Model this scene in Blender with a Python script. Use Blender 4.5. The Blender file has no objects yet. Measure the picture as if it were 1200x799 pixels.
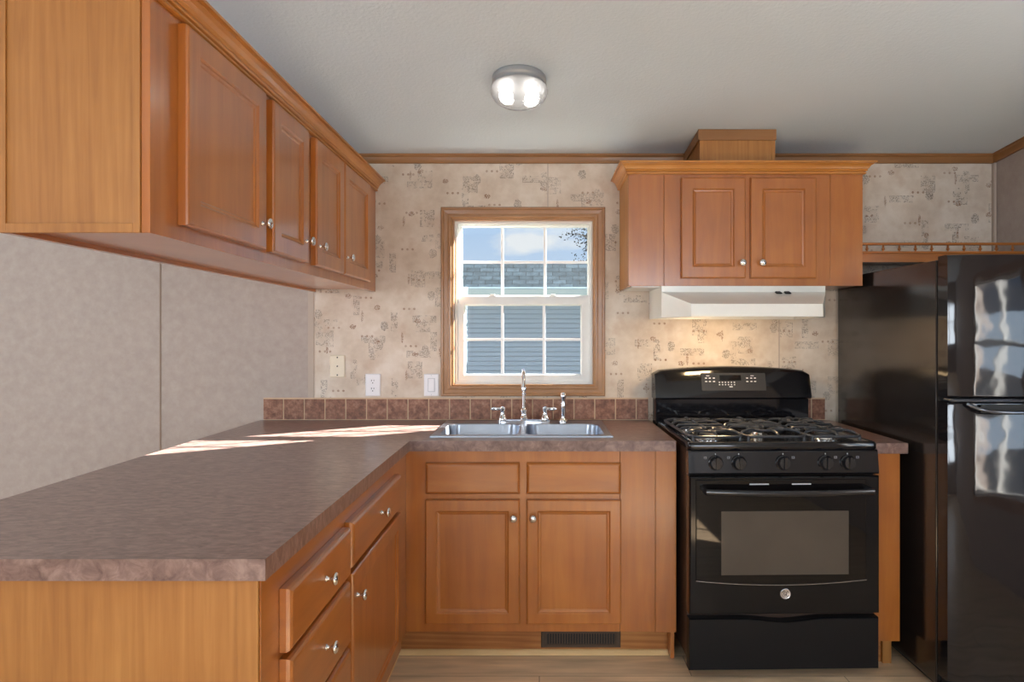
import bpy, bmesh, math, random
from mathutils import Vector, Matrix
R = math.radians
random.seed(7)
S = bpy.context.scene
C = S.collection

# ---------------------------------------------------------------- camera, world, sun, exposure
F_PX, W_PX, H_PX = 762.0, 1200.0, 799.0
VPX, VPY = 632.0, 392.0
CZ = 1.344
cam_d = bpy.data.cameras.new('camera'); cam = bpy.data.objects.new('camera', cam_d); C.objects.link(cam)
cam.location = (0, 0, CZ); cam.rotation_euler = (R(90), 0, 0)
cam_d.sensor_width = 36; cam_d.lens = 36 * F_PX / W_PX
cam_d.shift_x = -(VPX - W_PX / 2) / W_PX
cam_d.shift_y = (VPY - H_PX / 2) / W_PX
cam_d.clip_start = 0.02
S.camera = cam
S.view_settings.view_transform = 'Standard'; S.view_settings.look = 'None'
S.view_settings.gamma = 1; S.view_settings.use_curve_mapping = False
S.view_settings.exposure = 0.0

SUN_W, SKY_W, REAR_W, SIDE_W, LEFT_W = 95.0, 1.0, 104.0, 12.0, 78.0

def srgb(r, g, b):
    f = lambda c: (c / 255 / 12.92) if c / 255 <= 0.04045 else ((c / 255 + 0.055) / 1.055) ** 2.4
    return (f(r), f(g), f(b), 1)

world = bpy.data.worlds.new('sky'); S.world = world; world.use_nodes = True
nt = world.node_tree; nt.nodes.clear()
wo = nt.nodes.new('ShaderNodeOutputWorld'); bg = nt.nodes.new('ShaderNodeBackground')
tc = nt.nodes.new('ShaderNodeTexCoord'); sep = nt.nodes.new('ShaderNodeSeparateXYZ')
nt.links.new(tc.outputs['Generated'], sep.inputs[0])
rp = nt.nodes.new('ShaderNodeValToRGB')
rp.color_ramp.elements[0].position = 0.0; rp.color_ramp.elements[0].color = srgb(222, 234, 248)
rp.color_ramp.elements[1].position = 0.6; rp.color_ramp.elements[1].color = srgb(120, 170, 232)
e = rp.color_ramp.elements.new(0.16); e.color = srgb(186, 212, 244)
nt.links.new(sep.outputs[2], rp.inputs[0])
mp = nt.nodes.new('ShaderNodeMapping'); mp.inputs['Scale'].default_value = (3, 3, 9)
ns = nt.nodes.new('ShaderNodeTexNoise'); ns.inputs['Scale'].default_value = 2.2; ns.inputs['Detail'].default_value = 6
cr = nt.nodes.new('ShaderNodeValToRGB')
cr.color_ramp.elements[0].position = 0.5; cr.color_ramp.elements[1].position = 0.66
mx = nt.nodes.new('ShaderNodeMixRGB'); mx.inputs[2].default_value = srgb(244, 246, 250)
nt.links.new(tc.outputs['Generated'], mp.inputs[0]); nt.links.new(mp.outputs[0], ns.inputs['Vector'])
nt.links.new(ns.outputs[0], cr.inputs[0]); nt.links.new(cr.outputs[0], mx.inputs[0])
nt.links.new(rp.outputs[0], mx.inputs[1]); nt.links.new(mx.outputs[0], bg.inputs[0])
bg.inputs[1].default_value = SKY_W; nt.links.new(bg.outputs[0], wo.inputs[0])

sd = bpy.data.lights.new('sun', 'SUN'); sd.energy = SUN_W; sd.angle = R(0.6); sd.color = (1, 0.97, 0.93)
sun = bpy.data.objects.new('sun', sd); C.objects.link(sun)
sun.rotation_euler = Vector((-1.53, -1.0, -0.905)).to_track_quat('-Z', 'Y').to_euler()
sun.location = (6, 9, 6)

def area(name, loc, look, sx, sy, w, col=(1, 1, 1)):
    d = bpy.data.lights.new(name, 'AREA'); d.shape = 'RECTANGLE'; d.size = sx; d.size_y = sy
    d.energy = w; d.color = col
    o = bpy.data.objects.new(name, d); C.objects.link(o); o.location = loc
    o.rotation_euler = Vector(look).to_track_quat('-Z', 'Y').to_euler()
    return o
# daylight entering by the windows behind and beside the camera
area('daylight_rear_window', (-1.95, -3.71, 1.5), (0, 1, 0), 1.68, 1.28, REAR_W, (0.82, 0.91, 1))
area('daylight_rear_window', (1.45, -3.71, 1.5), (0, 1, 0), 1.28, 1.28, REAR_W * .8, (0.82, 0.91, 1))
area('daylight_side_window', (2.405, 1.30, 1.23), (-1, 0, 0), 1.22, 0.60, SIDE_W, (0.62, 0.80, 1))
area('daylight_left_window', (-4.61, 0.6, 1.5), (1, 0, 0), 1.98, 1.28, LEFT_W, (0.84, 0.92, 1))

# ---------------------------------------------------------------- materials
def mat(name):
    m = bpy.data.materials.new(name); m.use_nodes = True
    n = m.node_tree.nodes; b = n['Principled BSDF']
    return m, m.node_tree, b
def simple(name, col, rough=0.5, metal=0, coat=0, spec=0.5, bump=None, noise=None, emit=None):
    m, t, b = mat(name)
    b.inputs['Base Color'].default_value = col; b.inputs['Roughness'].default_value = rough
    b.inputs['Metallic'].default_value = metal; b.inputs['Coat Weight'].default_value = coat
    b.inputs['Coat Roughness'].default_value = 0.08
    b.inputs['Specular IOR Level'].default_value = spec
    tcn = t.nodes.new('ShaderNodeTexCoord')
    nz = t.nodes.new('ShaderNodeTexNoise'); nz.inputs['Scale'].default_value = (noise or (20, .04))[0]; nz.inputs['Detail'].default_value = 4
    t.links.new(tcn.outputs['Object'], nz.inputs['Vector'])
    k = (noise or (20, .04))[1]
    mxn = t.nodes.new('ShaderNodeMixRGB')
    mxn.inputs[1].default_value = tuple(c * (1 - k) for c in col[:3]) + (1,)
    mxn.inputs[2].default_value = tuple(min(1, c * (1 + k)) for c in col[:3]) + (1,)
    t.links.new(nz.outputs[0], mxn.inputs[0]); t.links.new(mxn.outputs[0], b.inputs['Base Color'])
    if bump:
        nb = t.nodes.new('ShaderNodeTexNoise'); nb.inputs['Scale'].default_value = bump[0]; nb.inputs['Detail'].default_value = 3
        bp = t.nodes.new('ShaderNodeBump'); bp.inputs['Strength'].default_value = bump[1]; bp.inputs['Distance'].default_value = bump[2]
        t.links.new(tcn.outputs['Object'], nb.inputs['Vector']); t.links.new(nb.outputs[0], bp.inputs['Height'])
        t.links.new(bp.outputs[0], b.inputs['Normal'])
        if coat: t.links.new(bp.outputs[0], b.inputs['Coat Normal'])
    if emit:
        b.inputs['Emission Color'].default_value = emit[0]; b.inputs['Emission Strength'].default_value = emit[1]
    return m
def ramp(t, stops):
    r = t.nodes.new('ShaderNodeValToRGB'); el = r.color_ramp.elements
    el[0].position, el[0].color = stops[0]; el[1].position, el[1].color = stops[-1]
    for p, c in stops[1:-1]:
        x = el.new(p); x.color = c
    return r
def wood(name, dark, mid, light, grain=(1, 1, .08), scale=18, rough=0.32, coat=0.35, ring=0.0, blotch=4, coatr=0.12):
    m, t, b = mat(name); L = t.links.new
    tcn = t.nodes.new('ShaderNodeTexCoord'); mpn = t.nodes.new('ShaderNodeMapping')
    mpn.inputs['Scale'].default_value = grain; L(tcn.outputs['Object'], mpn.inputs[0])
    n1 = t.nodes.new('ShaderNodeTexNoise'); n1.inputs['Scale'].default_value = scale; n1.inputs['Detail'].default_value = 8
    n1.inputs['Roughness'].default_value = 0.62; n1.inputs['Distortion'].default_value = 0.6
    L(mpn.outputs[0], n1.inputs['Vector'])
    n2 = t.nodes.new('ShaderNodeTexNoise'); n2.inputs['Scale'].default_value = blotch; n2.inputs['Detail'].default_value = 3
    L(tcn.outputs['Object'], n2.inputs['Vector'])
    ma = t.nodes.new('ShaderNodeMath'); ma.operation = 'MULTIPLY_ADD'; ma.inputs[1].default_value = 0.6
    L(n1.outputs[0], ma.inputs[0])
    mb = t.nodes.new('ShaderNodeMath'); mb.operation = 'MULTIPLY'; mb.inputs[1].default_value = 0.4
    L(n2.outputs[0], mb.inputs[0]); L(mb.outputs[0], ma.inputs[2])
    src = ma.outputs[0]
    if ring:
        w = t.nodes.new('ShaderNodeTexWave'); w.wave_type = 'BANDS'; w.bands_direction = 'DIAGONAL'
        w.inputs['Scale'].default_value = scale * .55; w.inputs['Distortion'].default_value = 9
        w.inputs['Detail'].default_value = 3; w.inputs['Detail Scale'].default_value = .7
        L(mpn.outputs[0], w.inputs['Vector'])
        mc = t.nodes.new('ShaderNodeMath'); mc.operation = 'MULTIPLY_ADD'; mc.inputs[1].default_value = ring
        L(w.outputs[1], mc.inputs[0]); L(src, mc.inputs[2])
        md = t.nodes.new('ShaderNodeMath'); md.operation = 'SUBTRACT'; md.inputs[1].default_value = ring / 2
        L(mc.outputs[0], md.inputs[0]); src = md.outputs[0]
    r = ramp(t, [(0.3, dark), (0.5, mid), (0.7, light)]); L(src, r.inputs[0]); L(r.outputs[0], b.inputs['Base Color'])
    b.inputs['Roughness'].default_value = rough; b.inputs['Coat Weight'].default_value = coat
    b.inputs['Coat Roughness'].default_value = coatr
    bp = t.nodes.new('ShaderNodeBump'); bp.inputs['Strength'].default_value = 0.12; bp.inputs['Distance'].default_value = 0.001
    L(n1.outputs[0], bp.inputs['Height']); L(bp.outputs[0], b.inputs['Normal'])
    return m

M = {}
M['maple'] = wood('maple stain', srgb(148, 82, 24), srgb(170, 98, 32), srgb(185, 113, 42), rough=.36, coat=.9, coatr=.2)
M['maple_h'] = wood('maple stain horizontal', srgb(150, 83, 25), srgb(171, 99, 33), srgb(186, 114, 43), grain=(.1, .1, 1), rough=.36, coat=.9, coatr=.2)
M['crown'] = wood('crown maple', srgb(174, 110, 46), srgb(192, 126, 56), srgb(206, 142, 70), grain=(.3, .3, 1), scale=12, rough=.3)
M['oak'] = wood('oak print panel', srgb(140, 88, 36), srgb(161, 106, 48), srgb(175, 121, 60), grain=(1, 1, .045), scale=54, rough=.5, coat=0, ring=.05)
M['oak_h'] = wood('oak print kick', srgb(136, 82, 34), srgb(162, 102, 48), srgb(182, 124, 66), grain=(.04, 1, 1), scale=50, rough=.5, coat=0, ring=.16)
M['trim'] = wood('brown trim', srgb(128, 86, 44), srgb(144, 98, 54), srgb(158, 110, 64), grain=(.1, 1, 1), scale=16, rough=.45, coat=.1)
M['casing'] = wood('casing wood', srgb(142, 98, 58), srgb(158, 112, 70), srgb(172, 126, 82), grain=(.4, 1, .4), scale=16, rough=.4, coat=.2)
M['pine'] = wood('pale pine', srgb(206, 168, 112), srgb(222, 188, 134), srgb(232, 202, 150), grain=(.1, .4, 1), scale=14, rough=.55, coat=0)
M['chrome'] = simple('chrome', (.86, .87, .9, 1), .08, 1, noise=(30, .02))
M['nickel'] = simple('brushed nickel', (.74, .73, .72, 1), .2, 1, noise=(60, .03))
M['steel'] = simple('stainless steel', (.42, .46, .53, 1), .28, 1, noise=(30, .04))
M['enamel'] = simple('black enamel', (.006, .006, .007, 1), .10, 0, .0, spec=.32)
M['gloss'] = simple('glossy black porcelain', (.006, .006, .008, 1), .09, spec=.5)
M['ovenglass'] = simple('oven door glass', (.006, .005, .005, 1), .03, 0, 0, spec=.35)
M['ovenwin'] = simple('oven window screen', (.075, .062, .05, 1), .12, 0, 0, noise=(3, .3))
M['blackmatte'] = simple('matte black', (.006, .006, .007, 1), .4, spec=.25)
M['rangeside'] = simple('brown black side', (.05, .03, .022, 1), .3)
M['knobblack'] = simple('glossy black knob', (.012, .012, .014, 1), .18, spec=.7)
M['canopy'] = simple('grey canopy metal', (.42, .43, .44, 1), .5, .6)
M['iron'] = simple('cast iron', (.040, .043, .050, 1), .28, 0, .4, bump=(300, .3, .0006))
M['fridge_side'] = simple('textured black side', (.016, .013, .012, 1), .2, 0, .55, bump=(420, .25, .0004))
M['fridge_door'] = simple('glossy black door', (.012, .010, .011, 1), .07, 0, .15, bump=(3.2, .30, .018))
M['white'] = simple('white enamel', srgb(232, 230, 222), .35, 0, .2)
M['vinyl'] = simple('white vinyl', srgb(228, 228, 224), .4)
M['vinyl_bright'] = simple('white muntin', srgb(244, 244, 244), .4)
M['cream'] = simple('cream plastic', srgb(226, 214, 192), .45)
M['plate'] = simple('white plastic', srgb(232, 230, 232), .4)
M['dark'] = simple('dark slot', (.01, .01, .01, 1), .6)
M['bronze'] = simple('brown register metal', srgb(84, 70, 58), .4, .4)
M['dimmark'] = simple('dim grey print', srgb(112, 112, 116), .5)
M['mark'] = simple('grey print', srgb(190, 192, 196), .5)
M['panelgrey'] = simple('control membrane', (.03, .03, .032, 1), .25, 0, .3)
M['badge'] = simple('badge silver', (.7, .7, .72, 1), .25, .9)
M['shingle'] = simple('grey shingles', srgb(96, 110, 118), .9, noise=(14, .45))
M['fascia'] = simple('pale gutter', srgb(132, 152, 160), .6)
M['leaf'] = simple('dark red leaves', srgb(70, 26, 34), 1, spec=0, noise=(2, .6))
M['leaf_green'] = simple('dull leaves', srgb(40, 40, 38), 1, spec=0, noise=(2, .5))
M['bark'] = simple('bark', srgb(70, 60, 56), .9)
M['ground'] = simple('lawn', srgb(96, 110, 70), .95, noise=(3, .3))
M['lampglow'] = simple('lamp bulb', (1, .95, .88, 1), .4, emit=((1, .95, .9, 1), 12))
M['hoodlens'] = simple('hood lamp lens', (1, .8, .5, 1), .4, emit=((1, .72, .38, 1), 8))

def glass_pane():
    m, t, b = mat('window glass'); L = t.links.new
    t.nodes.remove(b); out = t.nodes['Material Output']
    tr = t.nodes.new('ShaderNodeBsdfTransparent'); tr.inputs[0].default_value = (.96, .98, .98, 1)
    gl = t.nodes.new('ShaderNodeBsdfGlossy'); gl.inputs['Roughness'].default_value = .02
    fr = t.nodes.new('ShaderNodeLayerWeight'); fr.inputs[0].default_value = .5
    pw = t.nodes.new('ShaderNodeMath'); pw.operation = 'POWER'; pw.inputs[1].default_value = 5; L(fr.outputs['Facing'], pw.inputs[0])
    pa = t.nodes.new('ShaderNodeMath'); pa.operation = 'MULTIPLY_ADD'; pa.inputs[1].default_value = .8; pa.inputs[2].default_value = .03; L(pw.outputs[0], pa.inputs[0])
    mxs = t.nodes.new('ShaderNodeMixShader'); L(pa.outputs[0], mxs.inputs[0]); L(tr.outputs[0], mxs.inputs[1]); L(gl.outputs[0], mxs.inputs[2])
    L(mxs.outputs[0], out.inputs[0]); return m
M['pane'] = glass_pane()
def lamp_glass():
    m, t, b = mat('pressed glass'); L = t.links.new
    tcn = t.nodes.new('ShaderNodeTexCoord'); v = t.nodes.new('ShaderNodeTexVoronoi'); v.inputs['Scale'].default_value = 110
    bp = t.nodes.new('ShaderNodeBump'); bp.inputs['Strength'].default_value = 1; bp.inputs['Distance'].default_value = .004
    L(tcn.outputs['Object'], v.inputs['Vector']); L(v.outputs[0], bp.inputs['Height'])
    t.nodes.remove(b)
    tr = t.nodes.new('ShaderNodeBsdfTransparent'); tl = t.nodes.new('ShaderNodeBsdfTranslucent'); tl.inputs[0].default_value = (.9, .9, .9, 1); L(bp.outputs[0], tl.inputs['Normal'])
    rf = t.nodes.new('ShaderNodeBsdfRefraction'); rf.inputs['IOR'].default_value = 1.25; rf.inputs['Roughness'].default_value = .12; L(bp.outputs[0], rf.inputs['Normal'])
    gl = t.nodes.new('ShaderNodeBsdfGlossy'); gl.inputs['Roughness'].default_value = .15; L(bp.outputs[0], gl.inputs['Normal'])
    m1 = t.nodes.new('ShaderNodeMixShader'); m1.inputs[0].default_value = .10; L(rf.outputs[0], m1.inputs[1]); L(tl.outputs[0], m1.inputs[2])
    m2 = t.nodes.new('ShaderNodeMixShader'); m2.inputs[0].default_value = .12; L(m1.outputs[0], m2.inputs[1]); L(gl.outputs[0], m2.inputs[2])
    m3 = t.nodes.new('ShaderNodeMixShader'); m3.inputs[0].default_value = .38; L(m2.outputs[0], m3.inputs[1]); L(tr.outputs[0], m3.inputs[2])
    L(m3.outputs[0], t.nodes['Material Output'].inputs[0]); return m
M['lampglass'] = lamp_glass()

class NB:   # small node maths helper
    def __init__(s, t): s.t = t
    def m(s, op, a, b=None, c=None, clamp=False):
        n = s.t.nodes.new('ShaderNodeMath'); n.operation = op; n.use_clamp = clamp
        for i, v in enumerate((a, b, c)):
            if v is None: continue
            if isinstance(v, (int, float)): n.inputs[i].default_value = v
            else: s.t.links.new(v, n.inputs[i])
        return n.outputs[0]
    def noise(s, vec, scale, det=3, rough=.5):
        n = s.t.nodes.new('ShaderNodeTexNoise'); n.inputs['Scale'].default_value = scale; n.inputs['Detail'].default_value = det
        n.inputs['Roughness'].default_value = rough; s.t.links.new(vec, n.inputs['Vector']); return n.outputs[0]
    def comb(s, x, y, z=0.0):
        n = s.t.nodes.new('ShaderNodeCombineXYZ')
        for i, v in enumerate((x, y, z)):
            if isinstance(v, (int, float)): n.inputs[i].default_value = v
            else: s.t.links.new(v, n.inputs[i])
        return n.outputs[0]
    def white(s, vec):
        n = s.t.nodes.new('ShaderNodeTexWhiteNoise'); n.noise_dimensions = '3D'; s.t.links.new(vec, n.inputs['Vector'])
        sp = s.t.nodes.new('ShaderNodeSeparateColor'); s.t.links.new(n.outputs['Color'], sp.inputs[0]); return sp.outputs
    def mix(s, f, a, b):
        n = s.t.nodes.new('ShaderNodeMixRGB')
        for i, v in enumerate((f, a, b)):
            if isinstance(v, (int, float, tuple)): n.inputs[i].default_value = v
            else: s.t.links.new(v, n.inputs[i])
        return n.outputs[0]

def wallpaper():
    m, t, b = mat('printed stone wallpaper'); L = t.links.new; k = NB(t)
    tcn = t.nodes.new('ShaderNodeTexCoord'); o = tcn.outputs['Object']
    sp = t.nodes.new('ShaderNodeSeparateXYZ'); L(o, sp.inputs[0]); X, Z = sp.outputs[0], sp.outputs[2]
    base = ramp(t, [(.3, srgb(196, 178, 160)), (.48, srgb(210, 195, 178)), (.66, srgb(221, 209, 195))])
    L(k.noise(o, 7, 6, .62), base.inputs[0]); col = base.outputs[0]
    blot = ramp(t, [(.56, (0, 0, 0, 1)), (.72, (1, 1, 1, 1))]); L(k.noise(o, 11.3, 3), blot.inputs[0])
    col = k.mix(k.m('MULTIPLY', blot.outputs[0], .45), col, srgb(190, 162, 140))
    inkA, inkB = srgb(112, 102, 94), srgb(138, 102, 80)
    fine = k.noise(o, 210, 3, .7); fine2 = k.noise(o, 120, 3, .6)
    def layer(cw, ch, ox, oz, hw, hh, kind, seed, prob):
        u = k.m('ADD', k.m('DIVIDE', X, cw), ox); row = k.m('ADD', k.m('DIVIDE', Z, ch), oz)
        ci = k.m('FLOOR', u)
        rz = k.m('ADD', row, k.m('MULTIPLY', ci, .37)); cj = k.m('FLOOR', rz)
        fu = k.m('SUBTRACT', k.m('FRACT', u), .5); fv = k.m('SUBTRACT', k.m('FRACT', rz), .5)
        rnd = k.white(k.comb(ci, cj, seed))
        cu = k.m('MULTIPLY', k.m('SUBTRACT', rnd[0], .5), .35); cv = k.m('MULTIPLY', k.m('SUBTRACT', rnd[1], .5), .35)
        du = k.m('MULTIPLY', k.m('SUBTRACT', fu, cu), cw); dv = k.m('MULTIPLY', k.m('SUBTRACT', fv, cv), ch)
        on = k.m('LESS_THAN', rnd[2], prob)
        if kind == 'rect':
            mu = k.m('LESS_THAN', k.m('ABSOLUTE', du), hw); mv = k.m('LESS_THAN', k.m('ABSOLUTE', dv), hh)
            msk = k.m('MULTIPLY', mu, mv); wear = k.m('GREATER_THAN', k.noise(o, 38, 3, .6), .47)
            ink = k.m('GREATER_THAN', fine, .53)
            edge = k.m('MAXIMUM', k.m('GREATER_THAN', k.m('ABSOLUTE', du), hw - .002), k.m('GREATER_THAN', k.m('ABSOLUTE', dv), hh - .002))
            ink = k.m('MAXIMUM', ink, k.m('MULTIPLY', edge, k.m('GREATER_THAN', fine2, .5)))
            ink = k.m('ADD', k.m('MULTIPLY', k.m('MULTIPLY', ink, wear), .85), .05)
        elif kind == 'oval':
            d = k.m('SQRT', k.m('ADD', k.m('POWER', k.m('DIVIDE', du, hw), 2), k.m('POWER', k.m('DIVIDE', dv, hh), 2)))
            msk = k.m('LESS_THAN', k.m('ADD', d, k.m('MULTIPLY', k.m('SUBTRACT', fine2, .5), .8)), .8)
            ink = k.m('ADD', k.m('MULTIPLY', k.m('GREATER_THAN', fine, .5), .8), .08)
        else:  # three dots in a row
            pu = k.m('SUBTRACT', k.m('FRACT', k.m('ADD', k.m('DIVIDE', du, .026), .5)), .5)
            pd = k.m('SQRT', k.m('ADD', k.m('POWER', k.m('MULTIPLY', pu, .026), 2), k.m('POWER', dv, 2)))
            msk = k.m('MULTIPLY', k.m('LESS_THAN', pd, .0058), k.m('LESS_THAN', k.m('ABSOLUTE', du), .038)); ink = k.m('ADD', k.m('MULTIPLY', fine2, 1.2), 0, clamp=True)
        return k.m('MULTIPLY', k.m('MULTIPLY', msk, ink), on)
    a = [layer(.23, .25, .1, .0, .036, .042, 'rect', 1, .8), layer(.27, .21, .6, .4, .060, .017, 'rect', 2, .75),
         layer(.19, .29, .33, .2, .016, .048, 'rect', 3, .75), layer(.25, .23, .8, .7, .024, .030, 'oval', 4, .8)]
    d = [layer(.21, .17, .5, .1, 0, 0, 'dots', 5, .8), layer(.17, .19, .2, .6, .019, .015, 'oval', 6, .75), layer(.2, .26, .9, .35, .007, .034, 'oval', 7, .7)]
    fa = a[0]
    for x in a[1:]: fa = k.m('MAXIMUM', fa, x)
    fd = d[0]
    for x in d[1:]: fd = k.m('MAXIMUM', fd, x)
    fade = k.m('ADD', k.noise(o, 5, 1), .25, clamp=True)
    col = k.mix(k.m('MULTIPLY', fa, fade), col, inkA); col = k.mix(k.m('MULTIPLY', fd, k.m('MULTIPLY', fade, 1.25), clamp=True), col, inkB)
    L(col, b.inputs['Base Color']); b.inputs['Roughness'].default_value = .7; b.inputs['Specular IOR Level'].default_value = .3
    return m
M['wallpaper'] = wallpaper()

def mottled(name, stops, scale, grain=(1, 1, 1), rough=.5, coat=0, det=6, spec=.5, dist=0, coatr=.1, warp=0):
    m, t, b = mat(name); L = t.links.new
    tcn = t.nodes.new('ShaderNodeTexCoord'); mpn = t.nodes.new('ShaderNodeMapping'); mpn.inputs['Scale'].default_value = grain
    mpn.inputs['Rotation'].default_value = (0, 0, warp)
    L(tcn.outputs['Object'], mpn.inputs[0])
    n1 = t.nodes.new('ShaderNodeTexNoise'); n1.inputs['Scale'].default_value = scale; n1.inputs['Detail'].default_value = det
    n1.inputs['Roughness'].default_value = .65; n1.inputs['Distortion'].default_value = dist; L(mpn.outputs[0], n1.inputs['Vector'])
    r = ramp(t, stops); L(n1.outputs[0], r.inputs[0]); L(r.outputs[0], b.inputs['Base Color'])
    b.inputs['Roughness'].default_value = rough; b.inputs['Coat Weight'].default_value = coat; b.inputs['Coat Roughness'].default_value = coatr
    b.inputs['Specular IOR Level'].default_value = spec
    bp = t.nodes.new('ShaderNodeBump'); bp.inputs['Strength'].default_value = .06; bp.inputs['Distance'].default_value = .001
    L(n1.outputs[0], bp.inputs['Height']); L(bp.outputs[0], b.inputs['Normal'])
    return m
M['panel_wall'] = mottled('plain linen wall panel', [(.3, srgb(168, 153, 144)), (.5, srgb(174, 160, 151)), (.7, srgb(180, 167, 158))], 22, rough=.7, spec=.3, det=8)
M['counter'] = mottled('brown mottled laminate', [(.32, srgb(98, 74, 68)), (.5, srgb(126, 100, 93)), (.7, srgb(154, 128, 118))], 30, (1, 2.2, 1), rough=.3, coat=.35, coatr=.18, det=5, dist=.6, warp=.5)
M['tile'] = mottled('rust brown tile', [(.32, srgb(98, 60, 42)), (.5, srgb(134, 88, 66)), (.68, srgb(166, 122, 98))], 42, rough=.5, det=5)
M['grout'] = simple('beige grout', srgb(206, 176, 146), .8)
M['ceiling'] = simple('white textured ceiling', srgb(214, 226, 234), .9, bump=(90, .35, .004), noise=(2, .02), spec=.2)
M['batten'] = simple('panel batten', srgb(182, 166, 152), .7)
M['seam'] = simple('panel seam', srgb(146, 126, 110), .7)
def floor_mat():
    m, t, b = mat('beige oak planks'); L = t.links.new
    tcn = t.nodes.new('ShaderNodeTexCoord'); br = t.nodes.new('ShaderNodeTexBrick')
    br.inputs['Scale'].default_value = 1; br.inputs['Brick Width'].default_value = 1.2; br.inputs['Row Height'].default_value = .16
    br.inputs['Mortar Size'].default_value = .002; br.inputs['Color1'].default_value = srgb(240, 210, 172); br.inputs['Color2'].default_value = srgb(230, 198, 160)
    br.inputs['Mortar'].default_value = srgb(170, 142, 116); L(tcn.outputs['Object'], br.inputs['Vector'])
    mpn = t.nodes.new('ShaderNodeMapping'); mpn.inputs['Scale'].default_value = (.12, 1, 1); L(tcn.outputs['Object'], mpn.inputs[0])
    n1 = t.nodes.new('ShaderNodeTexNoise'); n1.inputs['Scale'].default_value = 30; n1.inputs['Detail'].default_value = 8; L(mpn.outputs[0], n1.inputs['Vector'])
    r = ramp(t, [(.3, (.72, .7, .68, 1)), (.7, (1.05, 1.05, 1.05, 1))]); L(n1.outputs[0], r.inputs[0])
    mu = t.nodes.new('ShaderNodeMixRGB'); mu.blend_type = 'MULTIPLY'; mu.inputs[0].default_value = 1
    L(br.outputs[0], mu.inputs[1]); L(r.outputs[0], mu.inputs[2]); L(mu.outputs[0], b.inputs['Base Color'])
    b.inputs['Roughness'].default_value = .4
    return m
M['floor_w'] = floor_mat()

# ---------------------------------------------------------------- mesh helpers
def B(): return bmesh.new()
def box(bm, x0, x1, y0, y1, z0, z1, mi=0, bev=0):
    r = bmesh.ops.create_cube(bm, size=1)
    vs = r['verts']
    for v in vs:
        v.co = Vector((x0 + (v.co.x + .5) * (x1 - x0), y0 + (v.co.y + .5) * (y1 - y0), z0 + (v.co.z + .5) * (z1 - z0)))
    fs = set(f for v in vs for f in v.link_faces)
    for f in fs: f.material_index = mi
    if bev:
        es = set(e for v in vs for e in v.link_edges)
        rr = bmesh.ops.bevel(bm, geom=list(es), offset=bev, segments=2, affect='EDGES', profile=.5)
        for f in rr['faces']: f.material_index = mi
    return bm
def loft(bm, rings, closed=True, cap0=True, cap1=True, mi=0):
    rv = [[bm.verts.new(p) for p in r] for r in rings]
    n = len(rv[0])
    for a, b2 in zip(rv, rv[1:]):
        for i in range(n if closed else n - 1):
            j = (i + 1) % n
            try: bm.faces.new((a[i], a[j], b2[j], b2[i])).material_index = mi
            except ValueError: pass
    if cap0 and n > 2: bm.faces.new(list(reversed(rv[0]))).material_index = mi
    if cap1 and n > 2: bm.faces.new(rv[-1]).material_index = mi
    return bm
def tube(bm, pts, rad, seg=10, closed=False, mi=0, sx=1.0):
    pts = [Vector(p) for p in pts]; n = len(pts)
    rads = rad if isinstance(rad, (list, tuple)) else [rad] * n
    tans = []
    for i in range(n):
        if closed: t = pts[(i + 1) % n] - pts[i - 1]
        else: t = pts[min(i + 1, n - 1)] - pts[max(i - 1, 0)]
        tans.append(t.normalized())
    up = Vector((0, 0, 1)) if abs(tans[0].z) < .9 else Vector((0, 1, 0))
    rings = []
    for p, t, r in zip(pts, tans, rads):
        nrm = (up - t * up.dot(t)); nrm.normalize(); up = nrm; bn = t.cross(nrm)
        rings.append([p + nrm * math.cos(2 * math.pi * k / seg) * r + bn * math.sin(2 * math.pi * k / seg) * r * sx for k in range(seg)])
    if closed: rings.append(rings[0]); 
    loft(bm, rings, True, not closed, not closed, mi)
    if closed: bmesh.ops.remove_doubles(bm, verts=bm.verts, dist=1e-6)
    return bm
def lathe(bm, prof, c=(0, 0, 0), axis='Z', seg=24, mi=0, sx=1, sy=1):
    """prof: list of (radius, height)"""
    rings = []
    for r, h in prof:
        ring = []
        for k in range(seg):
            a = 2 * math.pi * k / seg; u, v = math.cos(a) * max(r, 1e-5) * sx, math.sin(a) * max(r, 1e-5) * sy
            if axis == 'Z': p = (c[0] + u, c[1] + v, c[2] + h)
            elif axis == '-Y': p = (c[0] + u, c[1] - h, c[2] + v)
            else: p = (c[0] + h, c[1] + u, c[2] + v)
            ring.append(p)
        rings.append(ring)
    return loft(bm, rings, True, True, True, mi)
def arc(c, r, a0, a1, n, plane='YZ'):
    out = []
    for i in range(n + 1):
        a = R(a0 + (a1 - a0) * i / n); u, v = r * math.cos(a), r * math.sin(a)
        if plane == 'YZ': out.append((c[0], c[1] + u, c[2] + v))
        elif plane == 'XZ': out.append((c[0] + u, c[1], c[2] + v))
        else: out.append((c[0] + u, c[1] + v, c[2]))
    return out
def rrect(x0, x1, y0, y1, r, z, n=4):
    p = []
    for cx, cy, a0 in ((x1 - r, y1 - r, 0), (x0 + r, y1 - r, 90), (x0 + r, y0 + r, 180), (x1 - r, y0 + r, 270)):
        for i in range(n + 1):
            a = R(a0 + 90 * i / n); p.append((cx + r * math.cos(a), cy + r * math.sin(a), z))
    return p
def wloc(o):
    v = Vector((0, 0, 0))
    while o: v += o.location; o = o.parent
    return v
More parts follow.
